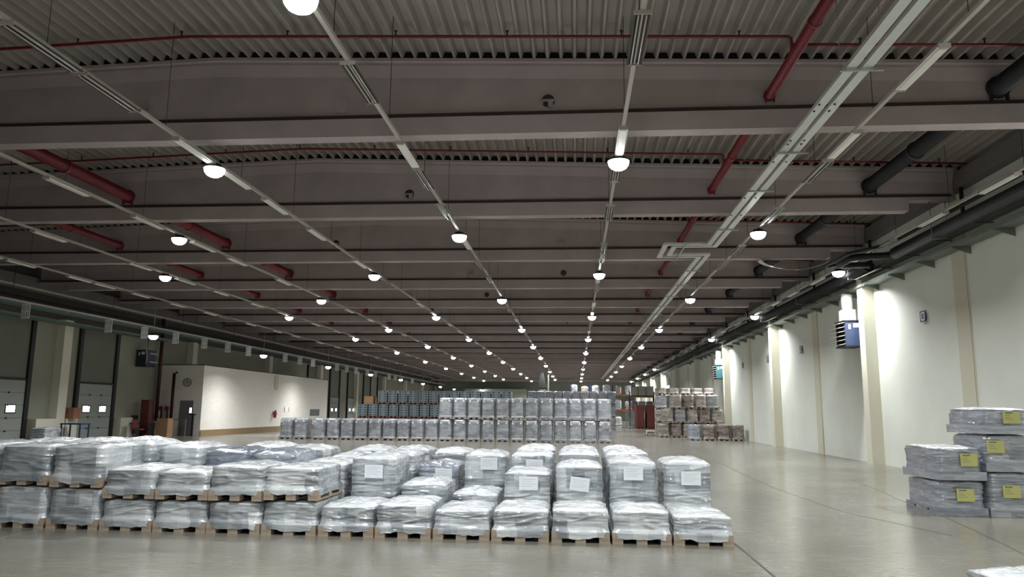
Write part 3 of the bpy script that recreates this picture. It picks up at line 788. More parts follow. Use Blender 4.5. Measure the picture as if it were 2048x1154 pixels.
MB().quadbox(0, 0.02, -0.5, 0.5, -0.2, 0.2).build('sheet', 'sign_white', o)
MB().quadbox(0.02, 0.025, -0.5, -0.4, -0.2, 0.2).quadbox(0.02, 0.025, 0.4, 0.5, -0.2, 0.2).build('red_edges', 'redsign', o)
o = empty('fire_extinguisher', (-23.42, 58.2, 1.02), label='red fire extinguisher hung on the office block wall', cat='fire extinguisher')
MB().lathe([(0.09, 0), (0.11, 0.03), (0.11, 0.42), (0.06, 0.5), (0.03, 0.52)], 14).build('cylinder', 'redsign', o)
MB().quadbox(-0.02, 0.1, -0.02, 0.02, 0.52, 0.58).build('handle', 'black', o)
MB().tube([(0.05, 0, 0.54), (0.14, 0, 0.4), (0.13, 0, 0.15)], 0.015, 6).build('hose', 'black', o)
MB().quadbox(-0.18, -0.1, -0.05, 0.05, 0.2, 0.5).build('wall_hook', 'steel', o)
o = tag(box(-23.6, -23.5, 58.2, 58.75, 3.2, 4.35).build('wall_patch', 'wall_strip'), 'narrow pale vertical patch below the office block roof edge', 'panel')
o = empty('guard_post', (-23.75, 46.0, 0), label='black steel guard post with flat cap at the office block corner', cat='post')
MB().quadbox(-0.05, 0.05, -0.05, 0.05, 0, 1.3).build('post', 'black', o); MB().quadbox(-0.22, 0.16, -0.06, 0.06, 1.3, 1.38).build('cap', 'black', o)
o = empty('guard_rail', (-24.6, 45.6, 0), label='thin grey railing in front of the office door', cat='railing')
for s in (-0.6, 0.6): MB().quadbox(s - 0.03, s + 0.03, -0.03, 0.03, 0, 1.05).build('post', 'greydoor', o)
MB().quadbox(-0.6, 0.6, -0.02, 0.02, 1.0, 1.05).build('top_bar', 'greydoor', o)
M['stripe'] = mat('hazard_yellow', srgb(170, 160, 60), 0.6)
o = empty('hazard_post', (-25.45, 45.9, 0), label='slim post with faded yellow and black bands left of the office door', cat='post')
for i in range(5): MB().quadbox(-0.04, 0.04, -0.04, 0.04, i * 0.22, i * 0.22 + 0.22).build('band', 'stripe' if i % 2 else 'black', o)
# sprinkler riser with valves
o = empty('sprinkler_riser', (-26.35, 46.35, 0), label='dark red sprinkler riser pipes with valve manifold beside the office block', cat='pipe')
MB().tube([(0, 0, 1.0), (0, 0, 7.4)], 0.11, 12).build('tall_pipe', 'riser', o)
MB().tube([(0.98, 0, 1.0), (0.98, 0, 3.9), (1.15, 0, 3.95)], 0.09, 12).build('short_pipe', 'riser', o)
MB().tube([(-0.05, 0, 1.0), (1.03, 0, 1.0)], 0.10, 12).build('manifold', 'riser', o)
for s in (0.32, 0.72):
    v = MB().tube([(s, 0, 1.0), (s, 0, 1.6)], 0.06, 10).build('valve_body', 'riser', o)
    w = MB().tube([(s, -0.14, 1.7), (s, -0.1, 1.7)], 0.15, 16).build('gauge', 'maroon', v)
# dark dock heater
heater(-26.0, 44.1, 4.25, 'heater_dark', 'navy unit heater high on the left dock wall above the desk')
# desk corner
dk = empty('desk', (-26.3, 43.6, 0), label='dark cluttered work desk against the left wall', cat='desk')
MB().quadbox(-0.4, 1.3, -0.35, 0.35, 0.8, 0.86).build('desktop', 'darkwood', dk)
for sx in (-0.36, 1.26):
    MB().quadbox(sx - 0.03, sx + 0.03, -0.33, 0.33, 0, 0.8).build('side_panel', 'darkwood', dk)
MB().quadbox(-0.33, 0.2, 0.0, 0.3, 0.2, 0.8).build('drawer_box', 'darkwood', dk)
mo = empty('monitor', (-26.1, 43.6, 0.86), label='small black monitor on the dark desk', cat='monitor')
MB().quadbox(-0.22, 0.22, -0.02, 0.02, 0.12, 0.42).build('screen', 'black', mo); MB().quadbox(-0.03, 0.03, 0, 0.03, 0, 0.14).quadbox(-0.1, 0.1, -0.06, 0.08, 0, 0.012).build('stand', 'black', mo)
o = empty('office_chair', (-25.3, 42.7, 0), label='dark maroon chair standing at the desk', cat='chair')
MB().quadbox(-0.25, 0.25, -0.25, 0.25, 0.45, 0.53).build('seat', 'maroon', o)
MB().quadbox(-0.25, -0.2, -0.25, 0.25, 0.55, 1.05).build('backrest', 'maroon', o)
MB().tube([(0, 0, 0.08), (0, 0, 0.45)], 0.03, 8).build('gas_lift', 'black', o)
g = MB()
for i in range(5):
    t = i * math.tau / 5; g.tube([(0, 0, 0.1), (0.28 * math.cos(t), 0.28 * math.sin(t), 0.04)], 0.02, 6)
g.build('star_base', 'black', o)
o = empty('locker', (-26.0, 44.6, 0), label='tall narrow red locker behind the desk', cat='locker')
MB().quadbox(-0.25, 0.25, -0.2, 0.2, 0.0, 2.2).build('body', 'dullred', o); MB().quadbox(-0.22, 0.22, -0.215, -0.2, 0.1, 2.15).build('door', 'maroon', o)
o = empty('cardboard_box', (-24.55, 44.2, 0), label='large brown cardboard box standing right of the desk', cat='box')
MB().quadbox(-0.35, 0.35, -0.3, 0.3, 0, 1.1).build('carton', 'cardboard', o); MB().quadbox(-0.36, 0.0, -0.31, 0.31, 1.1, 1.115).quadbox(0.01, 0.36, -0.31, 0.31, 1.1, 1.115).build('flaps', 'cardboard', o)
o = empty('work_table', (-25.4, 37.2, 0), label='small table with blue frame between the two dock doors', cat='table')
MB().quadbox(-0.55, 0.55, -0.4, 0.4, 0.86, 0.93).build('tabletop', 'bluepaint', o)
for sx in (-0.5, 0.5):
    for sy in (-0.35, 0.35): MB().quadbox(sx - 0.03, sx + 0.03, sy - 0.03, sy + 0.03, 0, 0.86).build('leg', 'bluepaint', o)
o = empty('cardboard_box', (-26.15, 37.95, 1.15), label='brown box standing on the low white dwarf wall', cat='box')
MB().quadbox(-0.26, 0.26, -0.28, 0.3, 0, 0.55).build('carton', 'brown', o); MB().quadbox(-0.27, 0.27, -0.03, 0.03, 0.55, 0.555).build('tape', 'cardboard', o)

# ================================================================== PALLETS
def pallet_meshes(w, d):
    a = MB()
    for i in range(7):
        y0 = -d / 2 + i * (d - 0.1) / 6
        a.quadbox(-w / 2, w / 2, y0, y0 + 0.1, 0.122, 0.144)
    for x in (-w / 2, -0.0725, w / 2 - 0.145): a.quadbox(x, x + 0.145, -d / 2, d / 2, 0.1, 0.122)
    top = a.mesh('top_deck', 'wood')
    b = MB()
    for x in (-w / 2, -0.0725, w / 2 - 0.145):
        for y in (-d / 2, -0.0725, d / 2 - 0.145): b.quadbox(x, x + 0.145, y, y + 0.145, 0.022, 0.1)
    blk = b.mesh('blocks', 'wood')
    c = MB()
    for x in (-w / 2, -0.0725, w / 2 - 0.145): c.quadbox(x, x + 0.145, -d / 2, d / 2, 0.0, 0.022)
    return top, blk, c.mesh('bottom_boards', 'wood')
PAL = pallet_meshes(0.8, 1.2)
PALW = pallet_meshes(0.83, 1.2)
def merged_pallet(P, name='pallet'):
    g = MB()
    for me in P:
        b = len(g.v); g.v += [tuple(v.co) for v in me.vertices]
        for f in me.polygons: g.f.append(tuple(b + i for i in f.vertices)); g.smooth.append(False)
    return g.mesh(name, P[0].materials[0])
FARP = {}
blk_me = MB().quadbox(-0.0725, 0.0725, -0.0725, 0.0725, 0.022, 0.1).mesh('block', 'wood')
brd_me = MB().quadbox(-0.0725, 0.0725, -0.6, 0.6, 0.0, 0.022).mesh('bottom_board', 'wood')
def add_pallet(e, P=PAL, detailed=False):
    if not detailed:
        if id(P) not in FARP: FARP[id(P)] = merged_pallet(P)
        return inst(FARP[id(P)], 'pallet', e)
    p = bpy.data.objects.new('pallet', None); COL.objects.link(p); p.parent = e
    inst(P[0], 'top_deck', p)
    for x in (-0.3275, 0, 0.3275):
        inst(brd_me, 'bottom_board', p, (x, 0, 0))
        for y in (-0.5275, 0, 0.5275): inst(blk_me, 'block', p, (x, y, 0))
    return p

def load_mesh(h, seed, w=0.76, d=1.16, dome=0.03, lean=0.0, wr=1.0, N=64, R=18, m='film', skirt=True, pw=0.8, pd=1.2, rnd=5.0):
    """film-wrapped load: rounded box, wrinkled, film pulled over the pallet edge. z=0 is the pallet foot"""
    g = MB(); rs = random.Random(seed); o = seed * 7.31
    pos = []
    # perimeter parameterisation of a rounded rectangle, corners doubled up
    def peri(t, hw, hd, p):
        c, s = math.cos(t), math.sin(t)
        k = (abs(c) ** p + abs(s) ** p) ** (-1 / p)
        return hw * c * k, hd * s * k
    ts = []
    for i in range(N):
        q = i / N * 4; qi = int(q); f = q - qi
        # more samples near the corners
        f2 = 0.5 + 0.5 * math.copysign(abs(2 * f - 1) ** 0.75, 2 * f - 1)
        ts.append((qi + f2) * math.pi / 2)
    rings = []
    if skirt:
        rings += [(0.03, 1, 0.006, 'r'), (0.105, 1, 0.006, 's'), (0.13, 1, 0.009, 's'), (0.15, 1, 0.007, 's'), (0.163, 1, -0.002, 's'), (0.185, 0, 0.008, 'b'), (0.20, 0, 0.001, 'b')]
    else: rings += [(0.15, 0, 0.0, 'b')]
    z0 = 0.22; zt = h - 0.02
    if N >= 60: R = max(12, int(h / 0.02))
    for i in range(R): rings.append((z0 + (zt - 0.02 - z0) * i / (R - 1), 0, 0, 'b'))
    base = []
    for z, sk, off, kind in rings:
        base.append(len(g.v))
        for t in ts:
            if sk: x, y = peri(t, pw / 2 + off, pd / 2 + off, 22)
            else: x, y = peri(t, w / 2 + off, d / 2 + off, 20 if z < zt - 0.03 else 14)
            zz_ = z
            if kind == 'r': zz_ = 0.068 + 0.035 * noise.noise((x * 4 + o, y * 4, 1)) + 0.02 * noise.noise((x * 11 + o, y * 11, 4))
            if kind == 'b':
                nv = noise.noise((x * 2.2 + o, y * 2.2, z * 13)) * 0.007 + noise.noise((x * 6 + o, y * 6, z * 30)) * 0.004 - 0.006
                nv += noise.noise((x * 1.5, y * 1.5 + o, z * 3)) * 0.007
                rg_ = max(0.0, 1 - abs(noise.noise((x * 1.6 + o, y * 1.6, z * 6.5))) * 9) * 0.011 + max(0.0, 1 - abs(noise.noise((x * 2.6, y * 2.6 + o, z * 12))) * 8) * 0.006
                k = 1 + (nv * wr + rg_ * (min(wr, 1.2) if N >= 60 else 0)) / 0.4
                # taper at the top edge
                tt = max(0, (z - (h - 0.10)) / 0.10); k *= 1 - 0.03 * tt * tt * wr
                x *= k; y *= k
                zz_ += 0.02 * wr * noise.noise((x * 1.6 + o, y * 1.6, 5)) * min(1, max(0, (z - 0.2) / 0.2))
            x += lean * (z / max(h, .1))
            g.v.append((x, y, zz_))
    n = N
    # top: shrinking rings
    TR = 7
    lastz = rings[-1][0]
    for j in range(1, TR):
        f = 1 - j / TR
        base.append(len(g.v))
        for t in ts:
            e_ = 9 if f > 0.8 else 5
            x, y = peri(t, w / 2 * (0.965 if wr else 1) * f, d / 2 * (0.965) * f, e_)
            dz = dome * (1 - f * f) + 0.02 * (1 if j > 0 else 0)
            dz += wr * 0.022 * noise.noise((x * 5 + o, y * 5, 9)) + wr * 0.010 * noise.noise((x * 14 + o, y * 14, 2))
            g.v.append((x + lean, y, lastz + dz))
    ci = len(g.v); g.v.append((lean, 0, lastz + dome + 0.02))
    for a, b in zip(base, base[1:]):
        for k in range(n):
            g.f.append((a + k, a + (k + 1) % n, b + (k + 1) % n, b + k)); g.smooth.append(True)
    for k in range(n):
        g.f.append((base[-1] + k, base[-1] + (k + 1) % n, ci)); g.smooth.append(True)
    me = g.mesh('wrapped_load', m)
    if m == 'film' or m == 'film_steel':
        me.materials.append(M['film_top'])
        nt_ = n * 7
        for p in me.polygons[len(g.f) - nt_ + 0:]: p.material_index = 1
    return me
lab_me = MB().quadbox(-0.15, 0.15, -0.006, 0.0, -0.105, 0.105).mesh('label_sheet', 'label')
txt = MB()
for i in range(4): txt.quadbox(-0.11, 0.11 - 0.05 * (i % 2), -0.0075, -0.006, 0.06 - i * 0.035, 0.068 - i * 0.035)
M['faint'] = mat('faint_printing', srgb(196, 199, 203), 0.4)
lab_txt = txt.mesh('printed_lines', 'faint')
def wrapped(x, y, z, h, seed, label, group, labelpos=None, m='film', dome=0.03, rz=0.0, me=None, P=PAL, wr=1.0, lean=0.0, detailed=False, w=0.785):
    e = empty('wrapped_pallet', (x, y, z), rz, label=label, cat='pallet load', group=group)
    add_pallet(e, P, detailed)
    inst(me or load_mesh(h, seed, w=w, m=m, dome=dome, wr=wr, lean=lean), 'wrapped_load', e)
    for lp in (labelpos or []):
        s = inst(lab_me, 'label_sheet', e, (lp[0], -0.601, lp[1])); s.rotation_euler.y = lp[2] if len(lp) > 2 else 0
        inst(lab_txt, 'printed_lines', s)
    return e

# near block: 13 columns; rows go away from the viewpoint
CX = [(-8.70, -7.88), (-7.84, -7.03), (-6.99, -6.19), (-6.16, -5.37), (-5.34, -4.55), (-4.52, -3.71), (-3.67, -2.87), (-2.84, -2.05), (-2.02, -1.20), (-1.19, -0.37), (-0.36, 0.47), (0.48, 1.30), (1.31, 2.14)]
CX = [(-9.55, -8.74)] + CX        # one more column outside the frame, index 0
ROWY = [10.88, 12.25, 13.6, 15.0]
def yoff(x): return 0.15 * max(0, (-x) / 8.0)
FRONT = {  # col: list of tier tops
    0: [.62, 1.24], 1: [.62, 1.22], 2: [.60, 1.22], 3: [.455, .90], 4: [.455, .88], 5: [.455, .97], 6: [.48, .96],
    7: [.44], 8: [.48], 9: [.42], 10: [.44], 11: [.455], 12: [.455], 13: [.41]}
BACK = {  # row index -> col -> top height
    1: {0: 1.2, 1: 1.22, 2: 1.2, 3: 1.16, 4: 1.10, 5: 1.08, 6: .93, 7: 1.03, 8: .64, 9: .50, 10: .84, 11: .95, 12: 1.03, 13: 1.03},
    2: {1: 1.18, 4: 1.12, 5: 1.08, 6: .96, 7: 1.0, 8: .85, 9: 1.03, 10: 1.05, 11: 1.07, 12: 1.09},
    3: {6: 1.02, 7: 1.03, 8: 1.0, 10: 1.08, 11: 1.07, 12: 1.08}}
LABP = {(1, 7): [(0.02, .80)], (1, 10): [(0.03, .66)], (1, 11): [(0.0, .66, 0.12)], (1, 12): [(0.0, .84)], (1, 13): [(0.05, .78)],
        (2, 9): [(0.08, .86)], (2, 10): [(0.05, .84)], (2, 12): [(0.0, .9)], (2, 11): [(0.0, .86)], (2, 8): [(0.1, .66)]}
RN = ['front row', 'second row', 'third row', 'fourth row']
for c in range(14):
    x0, x1 = CX[c]; xc = (x0 + x1) / 2
    cn = ORD[14 - c] + ' from right' if c < 13 else 'rightmost'
    tiers = FRONT[c]; zb = 0
    for t, zt in enumerate(tiers):
        h = zt - zb
        if len(tiers) == 2: tn = 'lower tier' if t == 0 else 'upper tier'
        else: tn = 'unstacked'
        lp = []
        jit = random.Random(c * 3 + t)
        wrapped(xc + jit.uniform(-.01, .01) * (t), ROWY[0] + 0.6 + yoff(xc), zb, h, c * 5 + t, 'low silver wrapped pallet load, %s, near block front row, %s' % (tn, cn), 'film-wrapped pallet loads in the near block', lp, dome=0.035 if t == len(tiers) - 1 else 0.0, rz=jit.uniform(-0.005, 0.005) if t == 0 else jit.uniform(-0.02, 0.02), wr=1.0 if t == len(tiers) - 1 else 0.6, detailed=True)
        zb = zt + 0.002
for r, row in BACK.items():
    for c, h in row.items():
        xc = sum(CX[c]) / 2
        jit = random.Random(c * 31 + r)
        cn = ORD[14 - c] + ' from right' if c < 13 else 'rightmost'
        sz = 'tall rounded' if h > 0.9 else ('knee-high' if h > 0.6 else 'low')
        m = 'film_dark' if (r, c) in ((1, 4), (1, 5), (2, 8)) else 'film'
        wrapped(xc + jit.uniform(-.003, .003), ROWY[r] + 0.6 + yoff(xc), 0, h, c * 7 + r * 50, '%s silver wrapped pallet load, near block %s, %s' % (sz, RN[r], cn), 'film-wrapped pallet loads in the near block', LABP.get((r, c)), m=m, dome=0.07 if h > .9 else 0.05, rz=jit.uniform(-0.004, 0.004), wr=1.3, w=0.745)
wrapped(-25.5, 35.2, 0, 0.75, 320, 'low pale blue wrapped pallet standing before the nearest left dock door', 'film-wrapped loads by the docks', dome=0.06, wr=1.2)
# corner pallet at the bottom right
wrapped(3.98, 6.98, 0, 0.46, 301, 'film-wrapped low pallet load cut off at the bottom right corner of the picture', 'film-wrapped pallet loads on the right', rz=0.25, dome=0.05, wr=1.5)

# right-hand stacks with yellow labels
M['film_steel'] = film_mat('stretch_film_steel', srgb(120, 126, 136), srgb(190, 194, 200), srgb(150, 156, 166), brick=(2.0, 0.1), gloss=0.3)
ylab = MB().quadbox(-0.15, 0.15, -0.005, 0, -0.11, 0.11).mesh('yellow_label', 'yellow')
yt = MB().quadbox(-0.11, 0.02, -0.0065, -0.005, 0.07, 0.09)
for i in range(3): yt.quadbox(-0.11, -0.03 + 0.03 * i, -0.0065, -0.005, 0.03 - i * 0.035, 0.036 - i * 0.035)
yt_me = yt.mesh('printed_lines', 'ink')
def flatbase(w, d):   # boxed pallet base, fully wrapped
    g = MB(); g.quadbox(-w / 2, w / 2, -d / 2, d / 2, 0, 0.15)
    me = g.mesh('wrapped_pallet_base', 'film_steel'); return me
FB = flatbase(0.86, 1.34)
holes = MB().quadbox(-0.434, -0.428, -0.3, -0.25, 0.06, 0.10).quadbox(-0.434, -0.428, 0.25, 0.30, 0.06, 0.10).mesh('base_holes', 'darkvoid')
def rstack(x0, yf, z, h, seed, label, lx, lz, rz=0.0, dx=0.0, base='film'):
    e = empty('wrapped_pallet', (x0 + 0.43 + dx, yf + 0.67, z), rz, label=label, cat='pallet load', group='steel-grey wrapped pallet loads stacked at the right edge')
    b = inst(FB, 'pallet_base', e)
    if z == 0: inst(holes, 'base_holes', b)
    inst(load_mesh(h, seed, w=0.80, d=1.26, m='film_steel', dome=0.02, wr=1.1, skirt=False), 'wrapped_load', e)
    s = inst(ylab, 'yellow_label', e, (lx, -0.662, lz)); inst(yt_me, 'printed_lines', s)
rstack(6.45, 14.59, 0, .62, 401, 'wrapped load with yellow label, bottom of the left two-high stack at right', 0.06, .37)
rstack(6.45, 14.59, .625, .60, 402, 'wrapped load with yellow label, top of the left two-high stack at right', 0.14, .36, rz=0.05)
rstack(7.36, 14.62, 0, .78, 403, 'wrapped load with yellow label, bottom of the right three-high stack', -0.04, .44)
rstack(7.36, 14.62, .785, .66, 404, 'wrapped load with yellow label, middle of the right three-high stack', -0.24, .44, rz=-0.01)
rstack(7.36, 14.62, 1.45, .48, 405, 'wrapped load with yellow label, top of the right three-high stack', 0.08, .30, rz=0.02, dx=-0.02)

# middle wall of tall grey loads
FM = [load_mesh(1.235, 500 + i, w=0.765, d=1.18, m='film_far', dome=0.012, wr=0.35, N=36, R=9, pw=0.78) for i in range(4)]
tick_me = MB().quadbox(-0.05, 0.05, -0.004, 0, -0.06, 0.05).mesh('paper_tab', 'label')
bx = [-17.45 + 0.865 * i for i in range(2)] + [-15.45 + 0.833 * i for i in range(21)]
nb = len(bx)
for i, x in enumerate(bx):
    xx = x + 0.42
    e = wrapped(xx, 44.6, 0, 1.235, 0, 'tall grey load, lower tier of the long middle wall, ' + (ORD[nb - i] + ' from right' if i < nb - 1 else 'rightmost'), 'tall grey pallet loads in the long middle wall', me=FM[i % 4])
    inst(tick_me, 'paper_tab', e, (0.22, -0.6, 1.05)); inst(tick_me, 'paper_tab', e, (-0.24, -0.6, 1.03))
nu = 12
ux = [bx[-1] - 0.833 * (nu - 1 - i) for i in range(nu)]
for i, x in enumerate(ux):
    e = wrapped(x + 0.42 + random.uniform(-.01, .01), 44.6, 1.255, 1.235, 0, 'tall grey load, upper tier of the long middle wall, ' + (ORD[nu - i] + ' from right' if i < nu - 1 else 'rightmost'), 'tall grey pallet loads in the long middle wall', me=FM[(i + 2) % 4])
    inst(tick_me, 'paper_tab', e, (0.22, -0.6, 1.05)); inst(tick_me, 'paper_tab', e, (-0.24, -0.6, 1.03))

# grey crate stacks behind the middle wall
def crate_mesh():
    g = MB(); w, d, h = 0.39, 1.14, 0.185
    for s in (-1, 1):
        x0, x1 = (-0.36, -0.005) if s < 0 else (0.005, 0.36)
        g.quadbox(x0, x1, -d / 2, d / 2, 0.0, h - 0.03)
        g.quadbox(x0 - 0.004, x1 + 0.004, -d / 2 - 0.012, d / 2 + 0.012, h - 0.03, h)
        for k in range(5):
            xr = x0 + 0.02 + k * (x1 - x0 - 0.04) / 4
            g.quadbox(xr - 0.008, xr + 0.008, -d / 2 - 0.01, -d / 2, 0.01, h - 0.03)
    n0 = len(g.f)
    g.quadbox(-0.30, -0.12, -0.585, -0.571, 0.07, 0.115).quadbox(0.12, 0.30, -0.585, -0.571, 0.07, 0.115)
    me = g.mesh('crate', 'crate'); me.materials.append(M['darkvoid'])
    for p in me.polygons[n0:]: p.material_index = 1
    return me
cr_me = crate_mesh()
PR = pallet_meshes(0.8, 1.2)
PRED = [me.copy() for me in PR]
for me in PRED: me.materials[0] = M['wood_red']
cs = empty('crate_stack')
pp = add_pallet(cs, PRED)
for i in range(5):
    inst(cr_me, 'crate', cs, (0, 0, 0.144 + i * 0.186))
fc = True
CS = []
for i in range(9): CS.append((-16.95 + i * 0.83, 1.08, 'middle tier', i))
for i in range(13): CS.append((-15.4 + i * 0.83, 2.16, 'top tier', i))
for i in range(9): CS.append((-16.95 + i * 0.83, 0.0, 'hidden bottom tier', i))
for i in range(9, 14): CS.append((-16.95 + i * 0.83, 0.0, 'hidden bottom tier', i)); CS.append((-16.95 + i * 0.83, 1.08, 'middle tier', i))
for x, z, t, i in CS:
    o = cs if fc else copy_tree(cs)
    fc = False
    o.location = (x, 60.6, z)
    tag(o, 'grey plastic crate stack behind the middle wall, %s, %s from left' % (t, ORD[i + 1]), 'crate stack', 'grey crate stacks behind the middle wall')
# cardboard bundle left of the crates
o = empty('cardboard_box', (-16.6, 60.8, 2.17), label='pale pinkish carton on top of the crate stacks, at their left end', cat='box')
MB().quadbox(-0.36, 0.40, -0.5, 0.5, 0, 0.62).build('carton', 'cardboard', o); MB().quadbox(-0.37, 0.41, -0.04, 0.04, 0.62, 0.625).build('tape', 'brown', o)

# right background: tiers of beige loads
LB = [load_mesh(0.985, 700 + i, w=0.78, d=1.16, m=('film_beige', 'film_far', 'film_beige', 'film_brown')[i], dome=0.02, wr=0.8, N=36, R=9) for i in range(4)]
LBR = [load_mesh(1.0, 720 + i, w=0.78, d=1.16, m=('film_brown', 'film_dark', 'film_brown', 'film_brown')[i], dome=0.02, wr=1.3, N=36, R=9) for i in range(4)]
LS = load_mesh(0.50, 740, w=0.78, d=1.16, m='film_beige', dome=0.02, wr=1.0, N=36, R=7)
for i in range(4):
    wrapped(7.58 - 0.05 + i * 0.90, 50.3, 0, 1.0, 0, 'brown wrapped load on the floor before the beige stacks, ' + ('left end', 'second from left', 'second from right', 'right end by the wall')[i], 'brown wrapped loads in front of the beige stacks', me=LBR[(i + 1) % 4])
TIER = [(0.0, 5.75, 5, 'bottom tier'), (1.0, 6.05, 5, 'second tier'), (2.0, 6.65, 4, 'third tier')]
for z, x0, n, t in TIER:
    for i in range(n):
        wrapped(x0 + 0.42 + i * 0.855, 55.4, z, 0.93, 0, 'beige load, front stacks near the right wall, %s, %s from left' % (t, ORD[i + 1]), 'beige wrapped loads stacked near the right wall', me=LB[(i * 3 + int(z * 2)) % 4])
for i in range(5):
    wrapped(6.2 + i * 0.86, 56.9, 2.0, 0.93, 0, 'beige load, rear stacks near the right wall, third tier, %s from left' % ORD[i + 1], 'beige wrapped loads stacked near the right wall', me=LB[(i + 1) % 4])
    wrapped(6.2 + i * 0.86, 56.9, 3.0, 0.50, 0, 'short beige load on the very top of the right stacks, %s from the left' % ORD[i + 1], 'short beige loads on top of the right stacks', me=LS)
    wrapped(6.2 + i * 0.86, 56.9, 1.0, 0.93, 0, 'beige load, rear stacks near the right wall, second tier, %s from left' % ORD[i + 1], 'beige wrapped loads stacked near the right wall', me=LB[(i + 2) % 4])
    wrapped(6.2 + i * 0.86, 56.9, 0.0, 0.93, 0, 'beige load, rear stacks near the right wall, bottom tier, %s from left' % ORD[i + 1], 'beige wrapped loads stacked near the right wall', me=LB[i % 4])

# maroon crate towers
mc = MB()
mc.quadbox(-0.40, 0.40, -0.6, 0.6, 0.144, 0.27)
mrib = MB()
mr_me = mc.mesh('crate', 'maroon')
rim = MB().quadbox(-0.41, 0.41, -0.61, 0.61, 0.27, 0.285).mesh('crate_rim', 'brown')
mt = empty('crate_tower')
add_pallet(mt, PRED)
for i in range(16):
    q = inst(mr_me, 'crate', mt, (0, 0, i * 0.143)); inst(rim, 'crate_rim', q)
for i, (x, y) in enumerate([(6.75, 82.2), (7.85, 82.4), (6.75, 83.8), (7.85, 84.0), (8.95, 83.0)]):
    o = mt if i == 0 else copy_tree(mt)
    o.location = (x, y, 0)
    tag(o, 'tall tower of maroon crates left of the beige stacks, ' + ('front left', 'front right', 'rear left', 'rear middle', 'rear right')[i], 'crate tower', 'maroon crate towers')
# white wire cages
for i, x in enumerate((5.75, 5.7)):
    o = empty('wire_cage', (x, 82.0 + i * 1.6, 0), label='tall pale wire roll cage left of the maroon crates, ' + ('nearer' if i == 0 else 'farther') + ' one', cat='roll cage')
    g = MB()
    for sx in (-0.35, 0.35):
        for sy in (-0.4, 0.4): g.quadbox(sx - 0.02, sx + 0.02, sy - 0.02, sy + 0.02, 0.0, 1.8)
    g.build('corner_posts', 'steel', o)
    g = MB()
    for k in range(9): g.quadbox(-0.35, 0.35, -0.41, -0.40, 0.2 + k * 0.2, 0.215 + k * 0.2)
    for k in range(7): g.quadbox(-0.3 + k * 0.1, -0.29 + k * 0.1, -0.41, -0.40, 0.1, 1.8)
    g.build('wire_front', 'steel', o)
    MB().quadbox(-0.35, 0.35, -0.4, 0.4, 0.1, 0.14).build('base', 'steel', o)
o = empty('hand_cart', (5.55, 58.4, 0), label='small white cart on the floor left of the beige stacks', cat='cart')
MB().quadbox(-0.3, 0.3, -0.25, 0.25, 0.12, 0.4).build('body', 'white', o)
for sx in (-0.22, 0.22): MB().tube([(sx - 0.02, 0, 0.1), (sx + 0.02, 0, 0.1)], 0.1, 12).build('wheel', 'black', o)
MB().quadbox(-0.26, 0.26, -0.26, -0.25, 0.16, 0.3).build('front_panel', 'tray', o)

# pallet racks further back
def rack(x0, y, nb_, bw, zs, ztop, label, beamm='orange'):
    e = empty('pallet_rack', (x0, y, 0), label=label, cat='rack')
    for i in range(nb_ + 1):
        u = MB()
        for yy in (0, 1.05): u.quadbox(i * bw - 0.05, i * bw + 0.05, yy, yy + 0.08, 0, ztop)
        z = 0.3
        s = 0
        while z < ztop - 0.8:
            a, b = ((i * bw, 0.08, z), (i * bw, 1.05, z + 0.7)) if s % 2 == 0 else ((i * bw, 1.05, z), (i * bw, 0.08, z + 0.7))
            u.tube([a, b], 0.02, 5); z += 0.7; s += 1
        u.build('upright_frame', 'bluepaint', e)
    for z in zs:
        for i in range(nb_):
            MB().quadbox(i * bw + 0.05, (i + 1) * bw - 0.05, 0, 0.05, z - 0.12, z).quadbox(i * bw + 0.05, (i + 1) * bw - 0.05, 1.05, 1.1, z - 0.12, z).quadbox(i * bw + 0.05, (i + 1) * bw - 0.05, 0.05, 1.05, z - 0.03, z - 0.01).build('shelf_beam', beamm, e)
    return e
rack(-0.9, 96.0, 3, 2.75, (1.95, 3.8), 4.9, 'blue and orange pallet rack behind the right end of the middle wall')
rack(6.1, 87.5, 1, 2.7, (1.9, 3.45), 4.0, 'pallet rack with yellow beams holding white crates, behind the maroon towers', 'yellowpaint')
GB = [load_mesh(0.95 + 0.1 * i, 800 + i, w=0.95, d=1.1, m=('film_beige', 'film', 'film_far')[i], dome=0.14, wr=2.5, N=32, R=8) for i in range(3)]
for lev, z in ((0, 0.0), (1, 1.951), (2, 3.801)):
    for i in range(6):
        x = -0.25 + i * 1.36
        if lev == 0 and i in (2, 5): continue
        if lev == 1 and i in (3,): continue
        wrapped(x, 96.58, z, 1, 0, 'pale bale on the blue and orange rack, %s, %s from left' % (('floor level', 'middle shelf', 'top shelf')[lev], ORD[i + 1]), 'pale wrapped bales on the pallet rack', me=GB[(i + lev) % 3], P=PAL)
